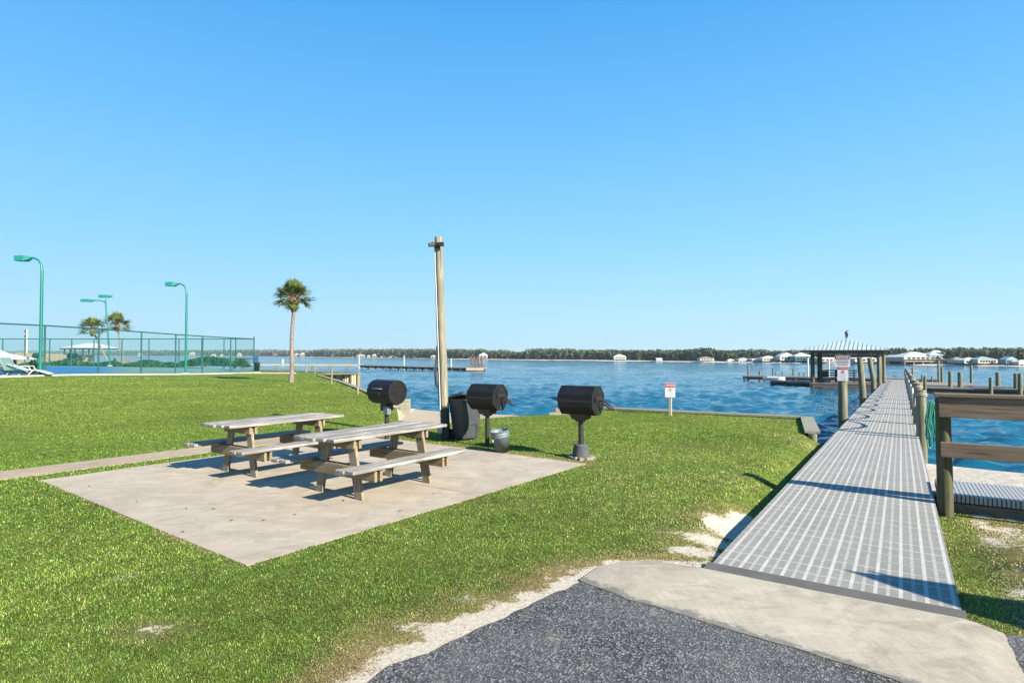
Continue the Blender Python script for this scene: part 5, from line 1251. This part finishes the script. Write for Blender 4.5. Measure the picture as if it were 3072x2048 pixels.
mb.add(vs, [(i*4+k, i*4+k+1, (i+1)*4+k+1, (i+1)*4+k) for i in range(3) for k in range(3)]+[(0,3,2,1),(0,4,8,12,15,11,7,3)]); mb.build('hull', M['white'], root)
mb = MB(); mb.box(-.9, .3, -.35, .35, .45, .62); mb.build('seat_box', M['canvas'], root)

rd_ = thing('side_dock', 'pale dock platform with a long catwalk right of the walkway', 'dock', (0, 0, 0))
arm(rd_, 53.5, -WW, 53.5, -WW-4.4, 6.5, walk(53).z+.02)
arm(rd_, 50.5, -WW-4, 50.5, -WW-26, .75, walk(50.5).z+.0)
rd2 = thing('catwalk', 'nearer narrow catwalk over the water right of the walkway', 'dock', (0, 0, 0))
arm(rd2, 44.8, -WW, 44.8, -WW-24, .75, walk(44.8).z+.02)
PL_ = [(2738,1101.5,1139,5.5,58,'thin tall piling just right of the rope pilings, beyond the pale dock'), (2766,1123,1144,4.5,54,'short piling on the pale dock platform, left one'), (2796,1128,1144,4,54,'short piling on the pale dock platform, right one'),
 (2775,1127,1170,8,40,'pale piling close behind the rope pilings'), (2816,1080,1148,6,49,'tallest thin piling on the pale dock platform'), (2826,1102,1148,7,49.5,'piling just right of the tallest thin piling'),
 (2851,1114,1160,10.5,43.8,'thick dark piling between the two catwalks, left one'), (2881,1116,1188,12.5,None,'thick piling in front of the near catwalk, left one'), (2914,1095,1152,7,50,'tall thin lone piling behind both catwalks'),
 (2973,1132,1193,10,None,'shorter pale piling in front of the near catwalk above the rail'), (2994,1117,1164,12,43.5,'thick dark piling between the two catwalks, right one'), (3048,1120,1192,11,None,'left one of the paired pilings near the right edge'), (3061,1120,1196,12,None,'right one of the paired pilings near the right edge'),
 (2245,1097,1139,5,66,'piling at the far left tip of the head dock'), (2279,1112.5,1125,5,66.5,'low piling near the left tip of the head dock'), (2319,1105,1125,4.5,67,'second piling from the left tip of the head dock'), (2327,1115,1126,3.5,67,'stub piling beside the second piling of the head dock'),
 (2347,1115,1127,4,66.5,'stub piling in the middle of the head dock'), (2380,1106,1128,5,66,'taller piling in the middle of the head dock'), (2398,1115.5,1128,4,66,'stub piling right of the taller head dock piling'), (2412,1118,1128,4,66,'lowest stub piling of the head dock'),
 (2424,1073,1128,5,66,'tall white pole just left of the pavilion'), (2432,1113,1128,5,64,'white stub piling against the pavilion'),
 (2487,1075,1125,4.5,66,'tall white pole seen through the pavilion'), (2683,1125,1137,4,66,'left one of two stub pilings at the walkway end'), (2689,1127,1137,4,66,'right one of two stub pilings at the walkway end')]
for (u_, vt_, vb_, wp, Y_, lab) in PL_:
    o = piling(u_, vt_, vb_, wp, lab, 'pilings of the docks', Y_)
    if 'white' in lab: o.data.materials[0] = M['white']

# ------------------------------------------------------------------ far shore: land, woods, houses
SHU = [-400, 0, 780, 990, 1160, 1360, 1640, 1900, 2130, 2460, 2720, 3072, 3700]
SHV = [1066, 1066.7, 1069, 1071.5, 1073.2, 1077, 1080.5, 1083, 1086.5, 1090, 1094, 1099, 1108]
TOPV = [(-400,1053),(0,1053),(300,1052),(620,1050),(780,1049),(900,1050),(1060,1046),(1180,1046),(1360,1047),(1440,1047),(1530,1051),(1560,1056),(1590,1046),(1650,1044),(1760,1048),(1880,1048),(1950,1051),(2000,1049),(2080,1046),(2120,1040),(2160,1049),(2250,1047),(2330,1049),(2400,1048),(2470,1049),(2640,1046),(2690,1040),(2740,1047),(2800,1043),(2900,1041),(3072,1043),(3700,1040)]
def shoreY(u_): v_ = np.interp(u_, SHU, SHV); return (CAM_H-WATER)*FPX/(v_-HOR)
def topz(u_, Y_): return (HOR-np.interp(u_, [q[0] for q in TOPV], [q[1] for q in TOPV]))/FPX*Y_+CAM_H
us = np.linspace(-400, 3700, 160); vs = []; fs = []
for u_ in us:
    Y_ = shoreY(u_); k_ = (u_-1536)/FPX
    for m_, z_ in ((1, WATER-.15), (1.012, -.95), (1.06, -.8), (1.9, -.6)): vs.append((k_*Y_*m_, Y_*m_, z_))
for i in range(len(us)-1):
    for j in range(3): fs.append((i*4+j, i*4+j+1, (i+1)*4+j+1, (i+1)*4+j))
mb = MB(); mb.add(vs, [f_[::-1] for f_ in fs], None, True); tag(mb.build('far_shore', M['shore']), 'low sandy far shore under the woods', kind='structure')
def vnoise(x, seed):
    rg = np.random.default_rng(seed); G = rg.uniform(0, 1, 4096); i = np.floor(x).astype(int); f = x-i; f = f*f*(3-2*f)
    return G[i % 4096]*(1-f)+G[(i+1) % 4096]*f
def forest(n_):
    uu = rng.uniform(-300, 3500, n_); lay = rng.integers(0, 4, n_); tree = np.floor(uu/(8+3*lay)+lay*77.7)
    h1 = (np.sin(tree*12.9898)*43758.5453) % 1; h2 = (np.sin(tree*78.233)*12543.123) % 1
    Ys = shoreY(uu); wpx = (8+3*lay)*(.8+.7*h1); c = (tree-lay*77.7+.5)*(8+3*lay)+(h2-.5)*5
    Y_ = Ys*(1.045+.035*lay+.02*h2)
    topf = .80+.20*vnoise(uu/30+lay*9, 3)+.12*vnoise(uu/8+50, 4)-.05+.05*h1*(h2 > .6)
    H = (topz(uu, Ys*1.1)+.9)*topf*(1 if True else 0)*(.93+.0*lay+.07*(lay > 1))
    a_ = rng.uniform(0, 6.28, n_); r_ = np.sqrt(rng.uniform(0, 1, n_)); vv = rng.uniform(0, 1, n_)**.85
    wr = wpx*.62/FPX*Ys*np.where(vv > .55, np.sqrt(np.clip(1-((vv-.55)/.5)**2, .05, 1)), 1)
    x_ = (c-1536)/FPX*Y_+np.cos(a_)*r_*wr; y_ = Y_+np.sin(a_)*r_*wr; z_ = -.9+H*vv
    return np.stack([x_, y_, z_], 1), np.clip(.12+.5*h2+.30*vv+.15*vnoise(uu/60, 8), 0, 1), 2.5/FPX*Ys
def forest_obj(n_):
    pts, tn, sz = forest(n_); return leafball_mesh('forest', n_, lambda k: (pts, tn), sz[:, None], M['forest'])
tag(forest_obj(210000), 'dark evergreen woods along the far shore', 'woods', kind='stuff')

def house(label, u0, u1, vt, vb, wall='wall', roof='roofw', style='hip', wins=3, stilts=True, rows=2, m_=1.02, rh=.33):
    wins += 2 if u1-u0 > 30 else 0
    Y_ = float(shoreY((u0+u1)/2))*m_; x0 = (u0-1536)/FPX*Y_; x1 = (u1-1536)/FPX*Y_; H = (HOR-vt)/FPX*Y_+CAM_H+.9; Wd = x1-x0; D = Wd*.7
    root = thing('beach_house', label, 'house', ((x0+x1)/2, Y_, -.92), 0, 'houses on the far shore')
    hw = Wd/2; hr = H*rh; zb = H*.24 if stilts else 0; ze = H-hr; e_ = hw*.035
    MB().box(-hw*.95, hw*.95, 0, D, zb, ze).build('wall', M[wall], root)
    if style == 'hip': V_ = [(-hw,-e_,ze),(hw,-e_,ze),(hw,D+e_,ze),(-hw,D+e_,ze),(-hw*.14,D/2,H),(hw*.14,D/2,H)]; F_ = [(0,1,5,4),(1,2,5),(2,3,4,5),(3,0,4),(3,2,1,0)]
    elif style == 'gable': V_ = [(-hw,-e_,ze),(hw,-e_,ze),(hw,D+e_,ze),(-hw,D+e_,ze),(0,-e_,H),(0,D+e_,H)]; F_ = [(0,1,4),(1,2,5,4),(2,3,5),(3,0,4,5),(3,2,1,0)]
    else: V_ = [(-hw,-e_,ze),(hw,-e_,ze),(hw,D+e_,ze+.2),(-hw,D+e_,ze+.2),(-hw*.98,-e_,ze+hr*.5),(hw*.98,-e_,ze+hr*.5),(hw*.98,D+e_,H),(-hw*.98,D+e_,H)]; F_ = [(0,1,5,4),(1,2,6,5),(2,3,7,6),(3,0,4,7),(4,5,6,7),(3,2,1,0)]
    mb = MB(); mb.add(V_, F_); mb.build('roof', M[roof], root)
    if stilts:
        n_ = max(3, int(Wd/2.5)); mb = MB()
        for i in range(n_+1):
            x_ = -hw*.9+1.8*hw*i/n_; MB().box(x_-.1, x_+.1, -.05, .15, 0, zb).build('stilt', M[wall], root)
        MB().box(-hw*.55, hw*.6, D*.3, D*.6, 0, zb*.85).build('carport_shade', M['glass_and_shade'], root)  # dark box stands in for the shade between the stilts
    hh = (ze-zb)
    if hh > .8:
        for r_ in range(rows):
            zc = zb+hh*(r_+.5)/rows; wh = hh/rows*.26
            for i in range(wins):
                x_ = -hw*.80+1.60*hw*(i+.5)/wins; MB().box(x_-hw*.46/wins, x_+hw*.46/wins, -.10, .02, zc-wh, zc+wh).build('window', M['glass_and_shade'], root)
        mb = MB(); mb.box(-hw*.97, hw*.97, -.6, -.13, zb-.1, zb+.02)
        if rows > 1: mb.box(-hw*.97, hw*.97, -.6, -.13, zb+hh/2-.05, zb+hh/2+.06)
        mb.build('porch_deck', M[wall], root)
    return root
HS = [('tiny white house far left behind the tennis court', 414,424,1057,0,'wall','roofw','hip',2,False,1), ('white stepped house seen past the court lamp', 567,585,1055,0,'wall','roofw','gable',2,True,1), ('low white house left of the fence corner', 633,645,1060,0,'wall','roofw','hip',2,False,1), ('small white house just behind the fence corner', 660,671,1061,0,'wall','roofw','gable',2,False,1), ('white house between two fence posts at the corner', 711,722,1057,0,'wall','roofw','gable',2,False,1),
 ('white hipped house left of the lone palm trunk', 823,844,1058,0,'wall','roofw','hip',3,True,1), ('white house just right of the lone palm trunk', 882,896,1058,0,'wall','roofw','gable',2,True,1), ('bright white house second right of the lone palm', 900,914,1056,0,'wall','roofw','gable',2,True,1), ('low wide white house above the first pier marker', 1069,1094,1061,0,'wall','roofw','hip',3,True,1), ('small house right of the first pier marker', 1101,1111,1063,0,'wall','roofw','gable',2,False,1), ('white gabled house between the pier markers', 1116,1130,1060,0,'wall','roofw','gable',2,True,1), ('low white house behind the left grill direction', 1142,1162,1065,0,'wall','roofw','hip',3,False,1), ('pale low house left of the middle pier marker', 1166,1191,1066,0,'cream','roofw','hip',3,False,1), ('white house just left of the light pole', 1292,1313,1063,0,'wall','roofw','hip',2,True,1),
 ('white two-storey hipped house above the four brown chairs', 1437,1463,1058,0,'wall','roofw','hip',2,True,2), ('white house alone in the middle of the woods', 1842,1879,1062,0,'wall','roofw','hip',3,True,1), ('small boathouse right of the sandy stretch of shore', 1969,1987,1073,0,'wall','roofw','flat',2,True,1), ('white house with low boathouse at its foot', 2099,2143,1069,0,'cream','roofg','hip',3,True,1), ('small white boathouse left of the dense houses', 2183,2204,1076,0,'wall','roofw','hip',2,True,1), ('pale blue-grey house starting the dense row', 2215,2251,1072,0,'cream','roofb','hip',3,True,1), ('low white house in front of the dense row', 2256,2300,1075,0,'wall','roofw','flat',4,True,1), ('wide white house left of the tall white gable', 2286,2338,1067,0,'wall','roofw','hip',3,True,1),
 ('tall white gable house left of the pavilion', 2339,2382,1057,0,'wall','roofw','gable',2,True,1), ('blue balcony house with hipped roof beside the pavilion', 2384,2440,1058,0,'blueh','roofw','hip',3,True,2), ('long low white house seen through the pavilion', 2455,2545,1070,0,'wall','roofw','flat',4,True,1), ('white house with outside stairs seen through the pavilion', 2562,2650,1068,0,'wall','roofw','hip',3,True,1),
 ('teal tall house behind the big white roof', 2787,2862,1050,0,'blueh','roofw','hip',3,False,2), ('beige beach house with small gable right of the pavilion', 2664,2716,1064,0,'beige','roofw','gable',3,True,1), ('largest house with broad white hipped roof', 2708,2830,1055,0,'cream','roofw','hip',5,True,2), ('pale low house right of the teal tall house', 2859,2899,1070,0,'cream','roofg','hip',2,True,1), ('long flat white house near the right', 2891,2952,1072,0,'wall','roofw','hip',4,True,1), ('white house with grey-blue roof near the right', 2932,2994,1069,0,'cream','roofb','hip',4,True,1), ('teal gabled boathouse near the right edge', 3016,3053,1069,0,'blueh','roofb','gable',2,True,1), ('white porch house at the right edge', 3055,3100,1079,0,'wall','roofw','hip',3,True,1)]
for (lab, u0, u1, vt, _, wl_, rf, stl, wi, sti, rw) in HS:
    if u1 < 1400: wl_, rf, vt = 'beige', 'cream', vt+1.2
    house(lab, u0, u1, vt, 0, wl_, rf, stl, wi, sti, rw, 1.045 if 'behind the big' in lab else 1.018+.004*(len(lab) % 3), .42 if 'largest' in lab else .34)
# ------------------------------------------------------------------ sea haze
if HAZE:
    mh = bpy.data.materials.new('sea_haze'); mh.use_nodes = True; nn_ = mh.node_tree.nodes; nn_.remove(nn_['Principled BSDF'])
    pv = nn_.new('ShaderNodeVolumePrincipled'); pv.inputs['Color'].default_value = (.80, .90, 1, 1); pv.inputs['Density'].default_value = HAZE; pv.inputs['Anisotropy'].default_value = .2
    mh.node_tree.links.new(pv.outputs[0], nn_['Material Output'].inputs['Volume'])
    tag(MB().box(-4200, 2700, -300, 4300, -3.8, 14).build('haze', mh), 'thin pale sea haze', 'haze', kind='stuff')
